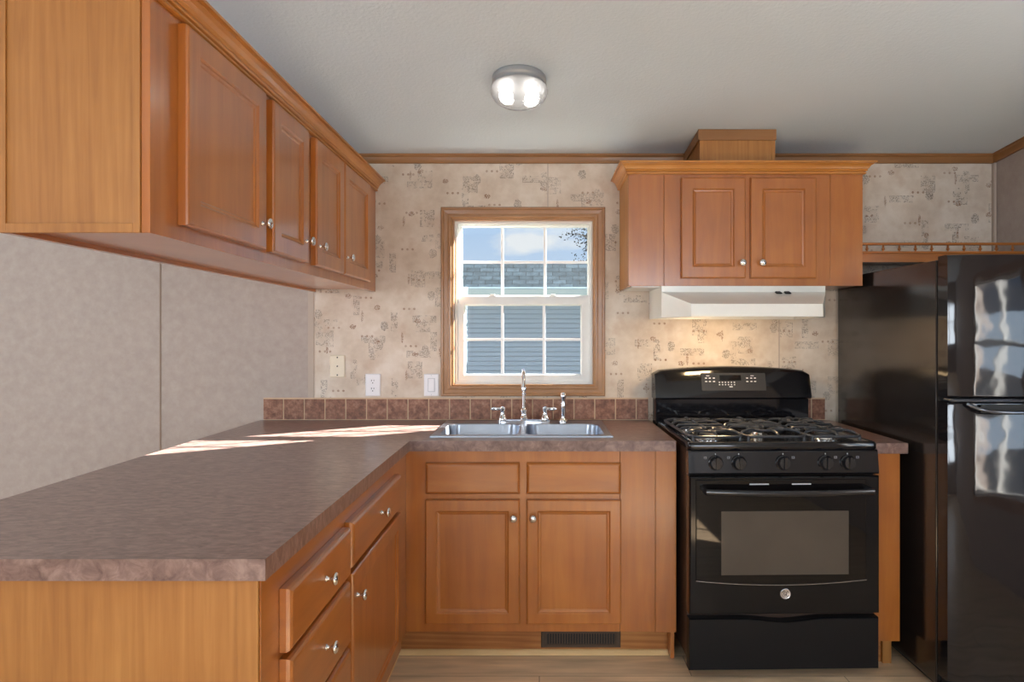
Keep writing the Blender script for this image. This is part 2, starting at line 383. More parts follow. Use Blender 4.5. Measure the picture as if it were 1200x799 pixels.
def obj(name, bm, m, parent=None, smooth=False, label=None, origin=None):
    bmesh.ops.recalc_face_normals(bm, faces=bm.faces)
    off = wloc(parent) if parent else Vector((0, 0, 0))
    org = Vector(origin) if origin else off
    for v in bm.verts: v.co -= org
    me = bpy.data.meshes.new(name); bm.to_mesh(me); bm.free()
    for x in (m if isinstance(m, (list, tuple)) else [m]): me.materials.append(M[x] if isinstance(x, str) else x)
    if smooth:
        for p in me.polygons: p.use_smooth = True
        try:
            me.set_sharp_from_angle(angle=R(38))
        except Exception: pass
    o = bpy.data.objects.new(name, me); C.objects.link(o)
    o.location = org - off
    if parent: o.parent = parent
    if label: o['label'] = label
    return o
def thing(name, label, cat, loc=(0, 0, 0), group=None):
    o = bpy.data.objects.new(name, None); C.objects.link(o); o.location = loc; o.empty_display_size = .05
    o['label'] = label; o['category'] = cat
    if group: o['group'] = group
    return o
def tag(o, label, cat, group=None, kind=None):
    o['label'] = label; o['category'] = cat
    if group: o['group'] = group
    if kind: o['kind'] = kind
    return o
def struct(name, bm=None, m=None, loc=(0, 0, 0), smooth=False, label=None):
    if bm is None:
        o = bpy.data.objects.new(name, None); C.objects.link(o); o.location = loc
    else: o = obj(name, bm, m, None, smooth)
    o['kind'] = 'structure'
    if label: o['label'] = label
    return o
def P(x, y, d):  # point seen at a photo position and a known depth, used only for measuring
    return ((x - VPX) * d / F_PX, d, CZ - (y - VPY) * d / F_PX)

YB = 3.28          # back wall
XR = 2.294         # right wall
XL, YR = -4.5, -3.6
SL = 0.10          # ceiling slope
def cz(y): return 2.250 + SL * (YB - y)

# ---------------------------------------------------------------- room
bm = B(); box(bm, XL, XR + .1, YR, YB + .12, -.08, 0); struct('floor', bm, 'floor_w', label='pale oak plank floor')
bm = B()
loft(bm, [[(XL - .12, YR - .12, cz(YR - .12)), (XR + .12, YR - .12, cz(YR - .12)), (XR + .12, YB + .12, cz(YB + .12)), (XL - .12, YB + .12, cz(YB + .12))],
          [(XL - .12, YR - .12, cz(YR - .12) + .1), (XR + .12, YR - .12, cz(YR - .12) + .1), (XR + .12, YB + .12, cz(YB + .12) + .1), (XL - .12, YB + .12, cz(YB + .12) + .1)]])
struct('ceiling', bm, 'ceiling', label='white textured sloping ceiling')

WX0, WX1, WZ0, WZ1 = -.437, .277, 1.086, 1.927     # kitchen window opening
bm = B(); T = .13
box(bm, -1.15, WX0, YB, YB + T, 0, 2.25, 0); box(bm, WX1, XR, YB, YB + T, 0, 2.25, 0)
box(bm, WX0, WX1, YB, YB + T, 0, WZ0, 0); box(bm, WX0, WX1, YB, YB + T, WZ1, 2.25, 0)
box(bm, XL, -1.15, YB, YB + T, 0, 2.25, 1)
wb = struct('wall_back', bm, ['wallpaper', 'panel_wall'], label='back wall, printed wallpaper right of the batten and plain panel left of it')
bm = B(); box(bm, -1.166, -1.136, YB - .004, YB, 0, 2.206, 0, .0015); obj('batten', bm, 'batten', wb)
for sx in (188,):
    x = (sx - VPX) * YB / F_PX; bm = B(); box(bm, x - .004, x + .004, YB - .003, YB, 0, 2.206, 0, .001); obj('batten', bm, 'seam', wb)
for sx in (913, 642):
    x = (sx - VPX) * YB / F_PX; bm = B()
    box(bm, x - .0025, x + .0025, YB - .0012, YB, 1.99 if sx == 642 else 1.03, 2.206 if sx == 642 else 1.42); obj('wallpaper_seam', bm, 'batten', wb)

def wall_with_holes_x(name, x0, x1, y0, y1, holes, m):
    """wall in the YZ plane; holes = (y0, y1, z0, z1)"""
    bm = B(); ys = y0
    for a, b_, c, d in sorted(holes):
        zt = cz((ys + a) / 2) + .12
        box(bm, x0, x1, ys, a, 0, cz(ys)); box(bm, x0, x1, a, b_, 0, c); box(bm, x0, x1, a, b_, d, cz(a)); ys = b_
    box(bm, x0, x1, ys, y1, 0, cz(ys))
    # follow the sloping ceiling
    for v in bm.verts:
        if v.co.z > 2.2: v.co.z = cz(v.co.y)
    return struct(name, bm, m)
wall_with_holes_x('wall_right', XR, XR + .12, YR, YB + .13, [(.98, 1.62, .60, 1.86)], 'panel_wall')
wall_with_holes_x('wall_left', XL - .12, XL, YR, YB + .13, [(-.4, 1.6, .85, 2.15)], 'panel_wall')
bm = B(); h = cz(YR); xs = XL
for a, b_, in ((-2.8, -1.1), (.8, 2.1)):
    box(bm, xs, a, YR - .12, YR, 0, h); box(bm, a, b_, YR - .12, YR, 0, .85); box(bm, a, b_, YR - .12, YR, 2.15, h); xs = b_
box(bm, xs, XR, YR - .12, YR, 0, h); struct('wall_rear', bm, 'panel_wall')

# ceiling trims
bm = B()
prof = [(0, 2.206), (.010, 2.206), (.014, 2.212), (.016, 2.236), (.022, 2.242), (.022, 2.252), (0, 2.252)]
loft(bm, [[(x, YB - p, z) for p, z in prof] for x in (-1.15, XR - .001)]); struct('trim_1', bm, 'trim', smooth=True, label='brown trim strip along the top of the back wall')
bm = B(); loft(bm, [[(XR - p, y, z + SL * (YB - y)) for p, z in prof] for y in (YR, YB)]); struct('trim_2', bm, 'trim', smooth=True, label='brown trim strip along the top of the right wall')
bm = B(); box(bm, XR - .014, XR - .001, YB - .022, YB - .001, 0, 2.206, 0, .003); struct('trim_3', bm, 'batten', label='corner bead between back and right wall')

# kitchen window
def ring_rect(x0, x1, z0, z1, y): return [(x0, y, z0), (x1, y, z0), (x1, y, z1), (x0, y, z1)]
def frame_loft(bm, rings, mi=0):  # rings of rectangles, closed around (a picture frame)
    rv = [[bm.verts.new(p) for p in r] for r in rings]; n = len(rv)
    for i in range(n):
        a, b_ = rv[i], rv[(i + 1) % n]
        for k in range(4):
            j = (k + 1) % 4; bm.faces.new((a[k], a[j], b_[j], b_[k])).material_index = mi
    return bm
w1 = struct('window_1', loc=(-.08, YB, WZ0), label='white double hung window in a brown wood casing above the sink')
bm = B(); cx0, cx1, cz0_, cz1_ = -.495, .331, 1.034, 1.985
pr = [(0, 0), (0, .012), (.004, .017), (.012, .017), (.016, .013), (.034, .010), (.040, .012), (.050, .012), (.054, .008), (.058, .006), (.058, 0)]
frame_loft(bm, [ring_rect(cx0 + i, cx1 - i, cz0_ + i, cz1_ - i, YB - w) for i, w in pr]); obj('casing', bm, 'casing', w1)
bm = B(); frame_loft(bm, [ring_rect(WX0 + i, WX1 - i, WZ0 + i, WZ1 - i, y) for i, y in ((0, YB), (.006, YB), (.006, YB + .128), (0, YB + .128))]); obj('jamb', bm, 'casing', w1)
fx0, fx1, fz0, fz1 = WX0 + .006, WX1 - .006, WZ0 + .006, WZ1 - .006
bm = B(); frame_loft(bm, [ring_rect(fx0 + i, fx1 - i, fz0 + i, fz1 - i, y) for i, y in ((0, YB + .035), (.012, YB + .035), (.012, YB + .055), (.006, YB + .055), (.006, YB + .10), (0, YB + .10))])
obj('frame', bm, 'vinyl', w1)
def sash(nm, x0, x1, z0, z1, y, gx0, gx1, gz0, gz1, vx, hz, mw):
    bm = B()
    frame_loft(bm, [[(x0, yy, z0), (x1, yy, z0), (x1, yy, z1), (x0, yy, z1)] if k == 0 else [(gx0, yy, gz0), (gx1, yy, gz0), (gx1, yy, gz1), (gx0, yy, gz1)] if k == 1 else
                    [(gx0 - .006, yy, gz0 - .006), (gx1 + .006, yy, gz0 - .006), (gx1 + .006, yy, gz1 + .006), (gx0 - .006, yy, gz1 + .006)]
                    for k, yy in ((0, y), (2, y), (1, y + .008), (1, y + .03), (0, y + .03))])
    s = obj(nm, bm, 'vinyl', w1)
    bm = B(); box(bm, gx0 - .002, gx1 + .002, y + .016, y + .020, gz0 - .002, gz1 + .002); obj('pane', bm, 'pane', s)
    for v in vx:
        bm = B(); box(bm, v - mw / 2, v + mw / 2, y + .008, y + .0155, gz0, gz1, 0, .0015); obj('muntin', bm, 'vinyl_bright', s)
    bm = B(); box(bm, gx0, gx1, y + .009, y + .0150, hz - mw / 2, hz + mw / 2, 0, .0015); obj('muntin', bm, 'vinyl_bright', s)
    return s
dl, du = YB + .05, YB + .085
q = lambda x, d: (x - VPX) * d / F_PX
z_ = lambda y, d: CZ - (y - VPY) * d / F_PX
sash('lower_sash', q(533.5, dl), q(692.5, dl), fz0, z_(347.5, dl), dl, q(545, dl), q(680.5, dl), z_(438.5, dl), z_(358, dl), [q(588.5, dl), q(637.5, dl)], z_(397.7, dl), .014)
sash('upper_sash', q(534, du), q(693, du), z_(356, du), fz1, du, q(541, du), q(688.5, du), z_(345.5, du), z_(266, du), [q(588.5, du), q(638.5, du)], z_(307, du), .014)
for lx in (577, 648):
    x = q(lx, dl); bm = B(); box(bm, x - .02, x + .02, dl - .002, dl + .016, z_(347.5, dl), z_(347.5, dl) + .006, 0, .002); box(bm, x - .012, x + .014, dl + .002, dl + .012, z_(347.5, dl) + .006, z_(347.5, dl) + .013, 0, .002)
    obj('sash_lock', bm, 'vinyl', w1)

# windows behind / beside the camera (seen only in reflections)
def plain_window_x(name, x, y0, y1, z0, z1, s):
    w = struct(name, loc=(x, (y0 + y1) / 2, z0)); bm = B()
    for a, b_, c, d in ((y0 - .06, y0, z0 - .06, z1 + .06), (y1, y1 + .06, z0 - .06, z1 + .06), (y0, y1, z0 - .06, z0), (y0, y1, z1, z1 + .06)):
        box(bm, min(x, x - s * .02), max(x, x - s * .02), a, b_, c, d)
    obj('casing', bm, 'casing', w)
    bm = B(); xa, xb = sorted((x + s * .03, x + s * .06))
    for a, b_, c, d in ((y0, y0 + .04, z0, z1), (y1 - .04, y1, z0, z1), (y0, y1, z0, z0 + .04), (y0, y1, z1 - .04, z1), (y0, y1, (z0 + z1) / 2 - .02, (z0 + z1) / 2 + .02), ((y0 + y1) / 2 - .008, (y0 + y1) / 2 + .008, z0, z1)):
        box(bm, xa, xb, a, b_, c, d)
    obj('frame', bm, 'vinyl', w)
    return w
plain_window_x('window_2', XR, .98, 1.62, .60, 1.86, 1)
plain_window_x('window_3', XL, -.4, 1.6, .85, 2.15, -1)
for i, (a, b_) in enumerate(((-2.8, -1.1), (.8, 2.1))):
    w = struct('window_%d' % (4 + i), loc=((a + b_) / 2, YR, .85)); bm = B()
    for c, d, e, f in ((a - .06, a, .79, 2.21), (b_, b_ + .06, .79, 2.21), (a, b_, .79, .85), (a, b_, 2.15, 2.21)): box(bm, c, d, YR, YR + .02, e, f)
    obj('casing', bm, 'casing', w); bm = B()
    for c, d, e, f in ((a, a + .04, .85, 2.15), (b_ - .04, b_, .85, 2.15), (a, b_, .85, .89), (a, b_, 2.11, 2.15), ((a + b_) / 2 - .03, (a + b_) / 2 + .03, .85, 2.15), (a, b_, 1.48, 1.52)): box(bm, c, d, YR - .06, YR - .03, e, f)
    obj('frame', bm, 'vinyl', w)

# ---------------------------------------------------------------- cabinet pieces
# facing 'F' : towards the camera, plane y ; facing 'S' : towards +X, plane x
def face_pt(facing, base, u, v, w):
    return (u, base - w, v) if facing == 'F' else (base + w, u, v)
def panel_door(bm, facing, base, u0, u1, v0, v1, t=.02, stile=.055):
    prof = [(0, 0), (0, t - .006), (.002, t - .002), (.006, t), (stile - .004, t), (stile, t - .003), (stile + .002, t - .006), (stile + .008, t - .007), (stile + .012, t - .010)]
    rings = [[face_pt(facing, base, u0 + i, v0 + i, w), face_pt(facing, base, u1 - i, v0 + i, w), face_pt(facing, base, u1 - i, v1 - i, w), face_pt(facing, base, u0 + i, v1 - i, w)] for i, w in prof]
    return loft(bm, rings)
def slab_front(bm, facing, base, u0, u1, v0, v1, t=.02):
    prof = [(0, 0), (0, t - .012), (.003, t - .005), (.008, t - .001), (.012, t)]
    rings = [[face_pt(facing, base, u0 + i, v0 + i, w), face_pt(facing, base, u1 - i, v0 + i, w), face_pt(facing, base, u1 - i, v1 - i, w), face_pt(facing, base, u0 + i, v1 - i, w)] for i, w in prof]
    return loft(bm, rings)
knob_me = None
def knob(facing, pos, parent, m='nickel'):
    global knob_me
    if knob_me is None:
        bm = B()
        lathe(bm, [(.0075, 0), (.0075, .002), (.0045, .004), (.004, .012), (.006, .015), (.0135, .019), (.0155, .022), (.0150, .026), (.011, .029), (.0005, .0305)], axis='-Y', seg=20)
        bmesh.ops.recalc_face_normals(bm, faces=bm.faces)
        knob_me = bpy.data.meshes.new('knob'); bm.to_mesh(knob_me); bm.free(); knob_me.materials.append(M[m])
        for p in knob_me.polygons: p.use_smooth = True
    o = bpy.data.objects.new('knob', knob_me); C.objects.link(o); o.parent = parent
    o.location = Vector(pos) - wloc(parent)
    if facing == 'S': o.rotation_euler = (0, 0, R(90))
    return o
def crown(bm, x0, x1, y0, y1, z0, z1, out):
    h = z1 - z0
    prof = [(0, 0), (.008, 0), (.012, .05), (.012, .13), (.007, .17), (.007, .22), (.014, .25), (.017, .32), (.015, .39), (.019, .43), (.022, .55), (.030 * out / .05, .70), (.039 * out / .05, .80), (.039 * out / .05, .85), (out, .87), (out, 1), (0, 1)]
    rings = [[(x0 - o, y1, z0 + f * h), (x0 - o, y0 - o, z0 + f * h), (x1 + o, y0 - o, z0 + f * h), (x1 + o, y1, z0 + f * h)] for o, f in prof]
    rv = [[bm.verts.new(p) for p in r] for r in rings]; n = len(rv)
    for i in range(n):
        a, b_ = rv[i], rv[(i + 1) % n]
        for k in range(3): bm.faces.new((a[k], a[k + 1], b_[k + 1], b_[k]))
    bm.faces.new([r[0] for r in rv]); bm.faces.new([r[3] for r in reversed(rv)])
    return bm

# --- left wall cabinet
LX0, LX1, LY0, LZ0, LZ1 = -1.146, -.826, 1.38, 1.560, 2.066
lc = thing('wall_cabinet', 'long maple upper cabinet with four panel doors hanging over the left counter', 'cabinet', (-.986, 2.33, LZ0))
bm = B(); box(bm, LX0, LX1 - .019, LY0 + .004, YB - .001, LZ0 + .012, LZ1 + .045); box(bm, LX0, LX0 + .018, LY0 + .004, YB - .001, LZ0, LZ0 + .012)
obj('cabinet_body', bm, 'maple_h', lc)
bm = B(); box(bm, LX1 - .019, LX1, LY0, YB - .001, LZ0, LZ1 + .04, 0, .0012); obj('face_frame', bm, 'maple', lc)
bm = B(); box(bm, LX0, LX1 - .0195, LY0, LY0 + .004, LZ0, LZ1 + .04)
box(bm, LX0, LX0 + .016, LY0 - .004, LY0, LZ0, LZ1 + .04, 0, .001); box(bm, LX1 - .0345, LX1 - .0195, LY0 - .004, LY0, LZ0, LZ1 + .04, 0, .001)
box(bm, LX0 + .016, LX1 - .0345, LY0 - .004, LY0, LZ0, LZ0 + .020, 0, .001); obj('end_panel', bm, 'oak', lc)
bm = B(); crown(bm, LX0, LX1, LY0, YB - .001, LZ1, 2.122, .05); obj('crown_moulding', bm, 'crown', lc)
for y0, y1, ky in ((1.484, 1.914, 1.880), (1.966, 2.266, 2.236), (2.345, 2.674, 2.373), (2.688, 3.094, 2.716)):
    bm = B(); panel_door(bm, 'S', LX1 + .001, y0, y1, 1.594, 2.054, .024, .058)
    d = obj('door', bm, 'maple', lc); knob('S', (LX1 + .025, ky, 1.665), d)

# --- hood wall cabinet
HX0, HX1, HY, HZ0, HZ1 = .405, 1.467, 2.95, 1.565, 2.070
hc = thing('wall_cabinet', 'two door maple upper cabinet above the white range hood', 'cabinet', ((HX0 + HX1) / 2, 3.1, HZ0))
bm = B(); box(bm, HX0 + .004, HX1 - .004, HY + .019, YB - .001, HZ0 + .003, HZ1 + .045); obj('cabinet_body', bm, 'maple', hc)
bm = B(); box(bm, HX0, HX0 + .0038, HY + .019, YB - .001, HZ0, HZ1 + .04); obj('end_panel', bm, 'oak', hc)
bm = B(); s1, s2 = q(778, HY), q(973, HY)
box(bm, HX0, s1 - .0007, HY, HY + .0188, HZ0, HZ1 + .04, 0, .001); box(bm, s1 + .0007, s2 - .0007, HY, HY + .0188, HZ0, HZ1 + .04, 0, .001); box(bm, s2 + .0007, HX1, HY, HY + .0188, HZ0, HZ1 + .04, 0, .001)
obj('face_frame', bm, 'maple', hc)
bm = B(); crown(bm, HX0, HX1, HY, YB - .001, HZ1, 2.122, .045); obj('crown_moulding', bm, 'crown', hc)
for x0, x1, kx in ((.640, .931, .911), (.954, 1.250, 1.000)):
    bm = B(); panel_door(bm, 'F', HY - .001, x0, x1, 1.598, 2.053, .02, .055)
    d = obj('door', bm, 'maple', hc); knob('F', (kx, HY - .021, 1.667), d)
hcu = B(); box(hcu, HX0 + .02, .5545, HY + .03, YB - .002, HZ0 - .004, HZ0 + .0025); obj('underside_panel', hcu, 'white', hc, label='white underside')

# duct cover
bx0, bx1, by = q(820, 2.97), q(907, 2.97), 2.97
bm = B()
loft(bm, [[(x, by, 2.123), (x, YB - .024, 2.123), (x, YB - .024, cz(YB - .024) - .002), (x, by, cz(by) - .002)] for x in (bx0, bx1)])
dcv = obj('duct_cover', bm, 'oak', origin=((bx0 + bx1) / 2, 3.1, 2.123)); tag(dcv, 'oak vent duct box between cabinet top and ceiling', 'duct cover')
bm = B(); zt = cz(by) - .002
loft(bm, [[(x, by - .008, zt - .048), (x, by - .0005, zt - .048), (x, by - .0005, zt - .0004), (x, by - .008, zt + .0003)] for x in (bx0 - .008, bx1 + .008)])
loft(bm, [[(x, by - .0005, cz(by) - .05), (x, YB - .024, cz(YB - .024) - .05), (x, YB - .024, cz(YB - .024) - .003), (x, by - .0005, cz(by) - .003)] for x in (bx0 - .008, bx0 - .0005)])
loft(bm, [[(x, by - .0005, cz(by) - .05), (x, YB - .024, cz(YB - .024) - .05), (x, YB - .024, cz(YB - .024) - .003), (x, by - .0005, cz(by) - .003)] for x in (bx1 + .0005, bx1 + .008)])
obj('top_trim', bm, 'trim', dcv)
bm = B(); box(bm, bx1 - .012, bx1 + .004, by - .004, by - .0005, 2.124, zt - .049); obj('corner_trim', bm, 'oak', dcv)

# --- range hood
RX0, RX1, RZ0, RZ1 = .555, 1.298, 1.421, 1.5645
rh = thing('range_hood', 'white under-cabinet range hood with sloped front above the stove', 'range hood', ((RX0 + RX1) / 2, 3.1, RZ0))
t_ = .091; yf, ym = 2.766, 2.95
bm = B()
vb = {}
def V(*p): return bm.verts.new(p)
# outer shell, open underneath
a = [V(RX0, YB - .001, RZ0), V(RX0, ym, RZ0), V(RX0 + t_, yf, RZ0), V(RX1 - t_, yf, RZ0), V(RX1, ym, RZ0), V(RX1, YB - .001, RZ0)]
b_ = [V(RX0, YB - .001, 1.537), V(RX0, ym, 1.537), V(RX0 + t_, yf, 1.475), V(RX1 - t_, yf, 1.475), V(RX1, ym, 1.537), V(RX1, YB - .001, 1.537)]
c_ = [V(RX0, YB - .001, RZ1), V(RX0, ym, RZ1), V(RX1, ym, RZ1), V(RX1, YB - .001, RZ1)]
for i in range(5): bm.faces.new((a[i], a[i + 1], b_[i + 1], b_[i]))
bm.faces.new((b_[1], b_[2], b_[3], b_[4]))
bm.faces.new((b_[0], b_[1], c_[1], c_[0])); bm.faces.new((b_[1], b_[4], c_[2], c_[1])); bm.faces.new((b_[4], b_[5], c_[3], c_[2]))
bm.faces.new((c_[0], c_[1], c_[2], c_[3]))
bm.faces.new((a[0], a[5], b_[5], c_[3], c_[0], b_[0]))
ins = [(RX0 + .02, YB - .02, RZ0), (RX0 + .02, ym + .01, RZ0), (RX0 + t_ + .015, yf + .02, RZ0), (RX1 - t_ - .015, yf + .02, RZ0), (RX1 - .02, ym + .01, RZ0), (RX1 - .02, YB - .02, RZ0)]
i0 = [bm.verts.new(p) for p in ins]; i1 = [bm.verts.new((p[0], p[1], RZ0 + .03)) for p in ins]
for i in range(6):
    j = (i + 1) % 6
    bm.faces.new((a[i], a[j], i0[j], i0[i])); bm.faces.new((i0[i], i0[j], i1[j], i1[i]))
bm.faces.new(i1)
obj('hood_shell', bm, 'white', rh)
for sx in (912, 922.5):
    x = q(sx, 2.93); bm = B()
    loft(bm, [[(x - .013, ym - .035, 1.5262), (x + .013, ym - .035, 1.5262), (x + .013, ym - .012, 1.534), (x - .013, ym - .012, 1.534)],
              [(x - .010, ym - .035 - .006, 1.5262 + .005), (x + .010, ym - .035 - .006, 1.5262 + .005), (x + .010, ym - .014, 1.540), (x - .010, ym - .014, 1.540)]])
    obj('switch', bm, 'dark', rh)
bm = B(); box(bm, .77, .93, 2.90, 2.98, RZ0 + .006, RZ0 + .029, 0, .004); obj('lamp_lens', bm, 'hoodlens', rh)
hl = area('hood_lamp_light', (.85, 2.94, RZ0 + .004), (0, .28, -1), .14, .07, 3.6, (1, .68, .36))
hl.parent = rh; hl.location = Vector(hl.location) - wloc(rh)

# --- gallery shelf over the fridge
gs = thing('gallery_shelf', 'maple shelf with small turned spindle rail above the black fridge', 'shelf', ((HX1 + XR) / 2, 3.1, 1.673))
gy = 2.955; gx0, gx1 = HX1 + .002, XR - .002
bm = B(); box(bm, gx0, gx1, gy, gy + .018, 1.673, 1.712, 0, .001); obj('apron', bm, 'maple_h', gs)
bm = B(); box(bm, gx0, gx1, gy + .018, YB - .002, 1.694, 1.712); obj('shelf_board', bm, 'maple_h', gs)
bm = B(); box(bm, gx0, gx1, gy - .004, gy + .02, 1.7125, 1.723, 0, .003); obj('bottom_rail', bm, 'maple_h', gs)
bm = B(); box(bm, gx0, gx1, gy - .004, gy + .02, 1.751, 1.762, 0, .003); obj('top_rail', bm, 'maple_h', gs)
sp_me = None
for i in range(12):
    x = q(1017, gy) + i * .0737
    if x > gx1 - .01: break
    if sp_me is None:
        bm = B(); lathe(bm, [(.0045, 0), (.0045, .003), (.003, .005), (.0078, .010), (.0082, .013), (.003, .0165), (.0065, .020), (.003, .0235), (.0045, .026), (.0045, .0285)], (x, gy + .008, 1.7228), seg=14)
        o = obj('spindle', bm, 'maple_h', gs, True, origin=(x, gy + .008, 1.7228)); sp_me = o.data
    else:
        o = bpy.data.objects.new('spindle', sp_me); C.objects.link(o); o.parent = gs; o.location = Vector((x, gy + .008, 1.7228)) - wloc(gs)

# ---------------------------------------------------------------- base cabinets
CF = 2.66     # face of the sink run
sb = thing('base_cabinet', 'maple sink base cabinet with two doors and two false drawer fronts', 'cabinet', (0, 2.97, 0))
bm = B(); box(bm, -.545, .545, CF + .0195, CF + .04, .129, .870)
box(bm, -.545, -.525, CF + .041, YB - .002, .129, .870); box(bm, .540, .556, CF + .0195, YB - .002, .01, .870)
box(bm, -.52, .54, CF + .041, YB - .002, .129, .15); box(bm, -.6, .54, 2.745, 2.765, .0, .128); obj('cabinet_body', bm, ['maple'], sb)
bm = B(); s1, s2 = q(726.5, CF), q(768, CF)
box(bm, -.545, s1 - .0006, CF, CF + .019, .129, .870, 0, .001); box(bm, s1 + .0006, s2 - .0006, CF, CF + .019, .129, .870, 0, .001); box(bm, s2 + .0006, .5605, CF, CF + .019, .126, .870, 0, .001)
obj('face_frame', bm, 'maple', sb)
for x0, x1, kx in ((-.464, -.080, -.105), (-.052, .333, -.026)):
    bm = B(); panel_door(bm, 'F', CF - .001, x0, x1, .166, .672, .019, .048); d = obj('door', bm, 'maple', sb)
    knob('F', (kx, CF - .020, .601), d)
    bm = B(); slab_front(bm, 'F', CF - .001, x0, x1, .694, .822, .019); obj('false_drawer_front', bm, 'maple_h', sb)
bm = B(); box(bm, -.60, q(785, 2.74), 2.738, 2.744, .012, .128); box(bm, q(786.5, 2.735), .5605, 2.73, 2.744, .002, .125); obj('toe_kick', bm, 'oak_h', sb)
bm = B()
loft(bm, [[(x, 2.7375, .0005), (x, 2.722, .0005), (x, 2.722, .010), (x, 2.730, .019), (x, 2.7375, .021)] for x in (-.585, q(785, 2.73))])
struct('baseboard_back', bm, 'pine', label='pale pine shoe moulding below the sink cabinet toe kick')

# vent register in the toe kick
vx0, vx1, vz0, vz1 = q(634, 2.73), q(727.5, 2.73), z_(759.5, 2.73), z_(740, 2.73)
vg = thing('floor_register', 'brown metal heating register with upright slots in the toe kick', 'vent', ((vx0 + vx1) / 2, 2.735, vz0))
bm = B(); fr_ = [(0, 0), (.003, .005), (.020, .005), (.022, .002), (.022, 0)]
frame_loft(bm, [ring_rect(vx0 + i, vx1 - i, vz0 + i * .75, vz1 - i * .5, 2.7375 - w) for i, w in fr_]); obj('grille_frame', bm, 'bronze', vg)
bm = B(); box(bm, vx0 + .02, vx1 - .02, 2.7365, 2.7375, vz0 + .014, vz1 - .01); obj('backing', bm, 'dark', vg)
sl = None; nsl = 27
for i in range(nsl):
    x = vx0 + .024 + (vx1 - vx0 - .048) * i / (nsl - 1)
    if sl is None:
        bm = B(); box(bm, x - .0026, x + .0026, 2.7332, 2.7364, vz0 + .015, vz1 - .011, 0, .0006); o = obj('louver', bm, 'bronze', vg, origin=(x, 2.735, vz0)); sl = o
    else:
        o = sl.copy(); C.objects.link(o); o.location = Vector((x, 2.735, vz0)) - wloc(vg)

# --- peninsula base cabinet
PX = -.545
pc = thing('base_cabinet', 'maple peninsula base cabinet with drawers and oak end panel', 'cabinet', (-.85, 2.1, 0))
bm = B(); box(bm, -1.15, PX - .0195, 1.275, YB - .002, .13, .870); box(bm, -1.12, -.61, 1.32, YB - .002, .0, .129); obj('cabinet_body', bm, 'maple', pc)
bm = B(); box(bm, PX - .019, PX, 1.272, CF - .001, .129, .870, 0, .001); obj('face_frame', bm, 'maple_h', pc)
bm = B(); box(bm, -1.15, PX - .0195, 1.268, 1.2745, .0, .870); box(bm, PX - .042, PX - .001, 1.262, 1.268, .0, .870, 0, .001); obj('end_panel', bm, 'oak', pc)
for (y0, y1, v0, v1) in ((1.361, 1.797, .678, .812), (1.361, 1.797, .494, .664), (1.361, 1.797, .312, .480), (1.361, 1.797, .155, .298), (1.815, 2.447, .690, .820)):
    bm = B(); slab_front(bm, 'S', PX + .001, y0, y1, v0, v1, .026); d = obj('drawer_front', bm, 'maple_h', pc)
    knob('S', (PX + .027, (y0 + y1) / 2, (v0 + v1) / 2 + .006), d)
bm = B(); panel_door(bm, 'S', PX + .001, 1.815, 2.447, .160, .676, .026, .055); d = obj('door', bm, 'maple', pc); knob('S', (PX + .027, 1.845, .606), d)
bm = B(); box(bm, -.609, -.602, 1.32, 2.737, .012, .128); obj('toe_kick', bm, 'oak', pc)
bm = B(); loft(bm, [[(-.6015, y, .0005), (-.586, y, .0005), (-.586, y, .010), (-.594, y, .019), (-.6015, y, .021)] for y in (1.32, 2.721)])
struct('baseboard_left', bm, 'pine', label='pale pine shoe moulding below the peninsula toe kick')

# --- small cabinet right of the range
rc = thing('base_cabinet', 'narrow maple filler cabinet between stove and fridge', 'cabinet', (1.38, 2.95, 0))
RY = 2.60
bm = B(); box(bm, 1.345, 1.440, RY + .0195, YB - .002, .12, .870); obj('cabinet_body', bm, 'maple', rc)
bm = B(); box(bm, 1.338, 1.442, RY, RY + .019, .118, .870, 0, .001); obj('face_frame', bm, 'maple', rc)
bm = B(); box(bm, 1.345, 1.404, RY + .075, YB - .002, .0, .1175); obj('toe_kick', bm, 'oak_h', rc)
bm = B(); box(bm, 1.405, 1.440, RY + .06, YB - .002, .0, .1175); obj('side_kick', bm, 'oak', rc)

# --- countertops
CT, CTB = .914, .872
SX0, SX1, SY0, SY1 = -.440, .292, 2.735, 3.185
ct = thing('countertop', 'long L-shaped brown mottled laminate countertop around the sink', 'countertop', (-.8, 2.4, CTB))
bm = B()
# outline polygon with a hole for the sink, made from a grid of cells
xs_ = [-1.405, -.525, SX0, SX1, .553]; ys_ = [1.246, 2.63, SY0, SY1, YB - .001]
vt = {}
def gv(i, j, z):
    k = (i, j, z)
    if k not in vt: vt[k] = bm.verts.new((xs_[i], ys_[j], z))
    return vt[k]
cells = [(i, j) for i in range(4) for j in range(4) if not (j == 0 and i > 0) and not (i == 2 and j == 2)]
for i, j in cells:
    bm.faces.new((gv(i, j, CT), gv(i + 1, j, CT), gv(i + 1, j + 1, CT), gv(i, j + 1, CT)))
    bm.faces.new((gv(i, j + 1, CTB), gv(i + 1, j + 1, CTB), gv(i + 1, j, CTB), gv(i, j, CTB)))
    for (di, dj, p, q_) in ((0, -1, (i, j), (i + 1, j)), (1, 0, (i + 1, j), (i + 1, j + 1)), (0, 1, (i + 1, j + 1), (i, j + 1)), (-1, 0, (i, j + 1), (i, j))):
        if (i + di, j + dj) not in cells:
            bm.faces.new((gv(*p, CT), gv(*p, CTB), gv(*q_, CTB), gv(*q_, CT)))
es = [e_ for e_ in bm.edges if e_.is_manifold and abs(e_.verts[0].co.z - CT) < 1e-6 and abs(e_.verts[1].co.z - CT) < 1e-6 and e_.calc_face_angle(0) > 1]
bmesh.ops.bevel(bm, geom=es, offset=.0022, segments=2, affect='EDGES')
obj('top_slab', bm, 'counter', ct)
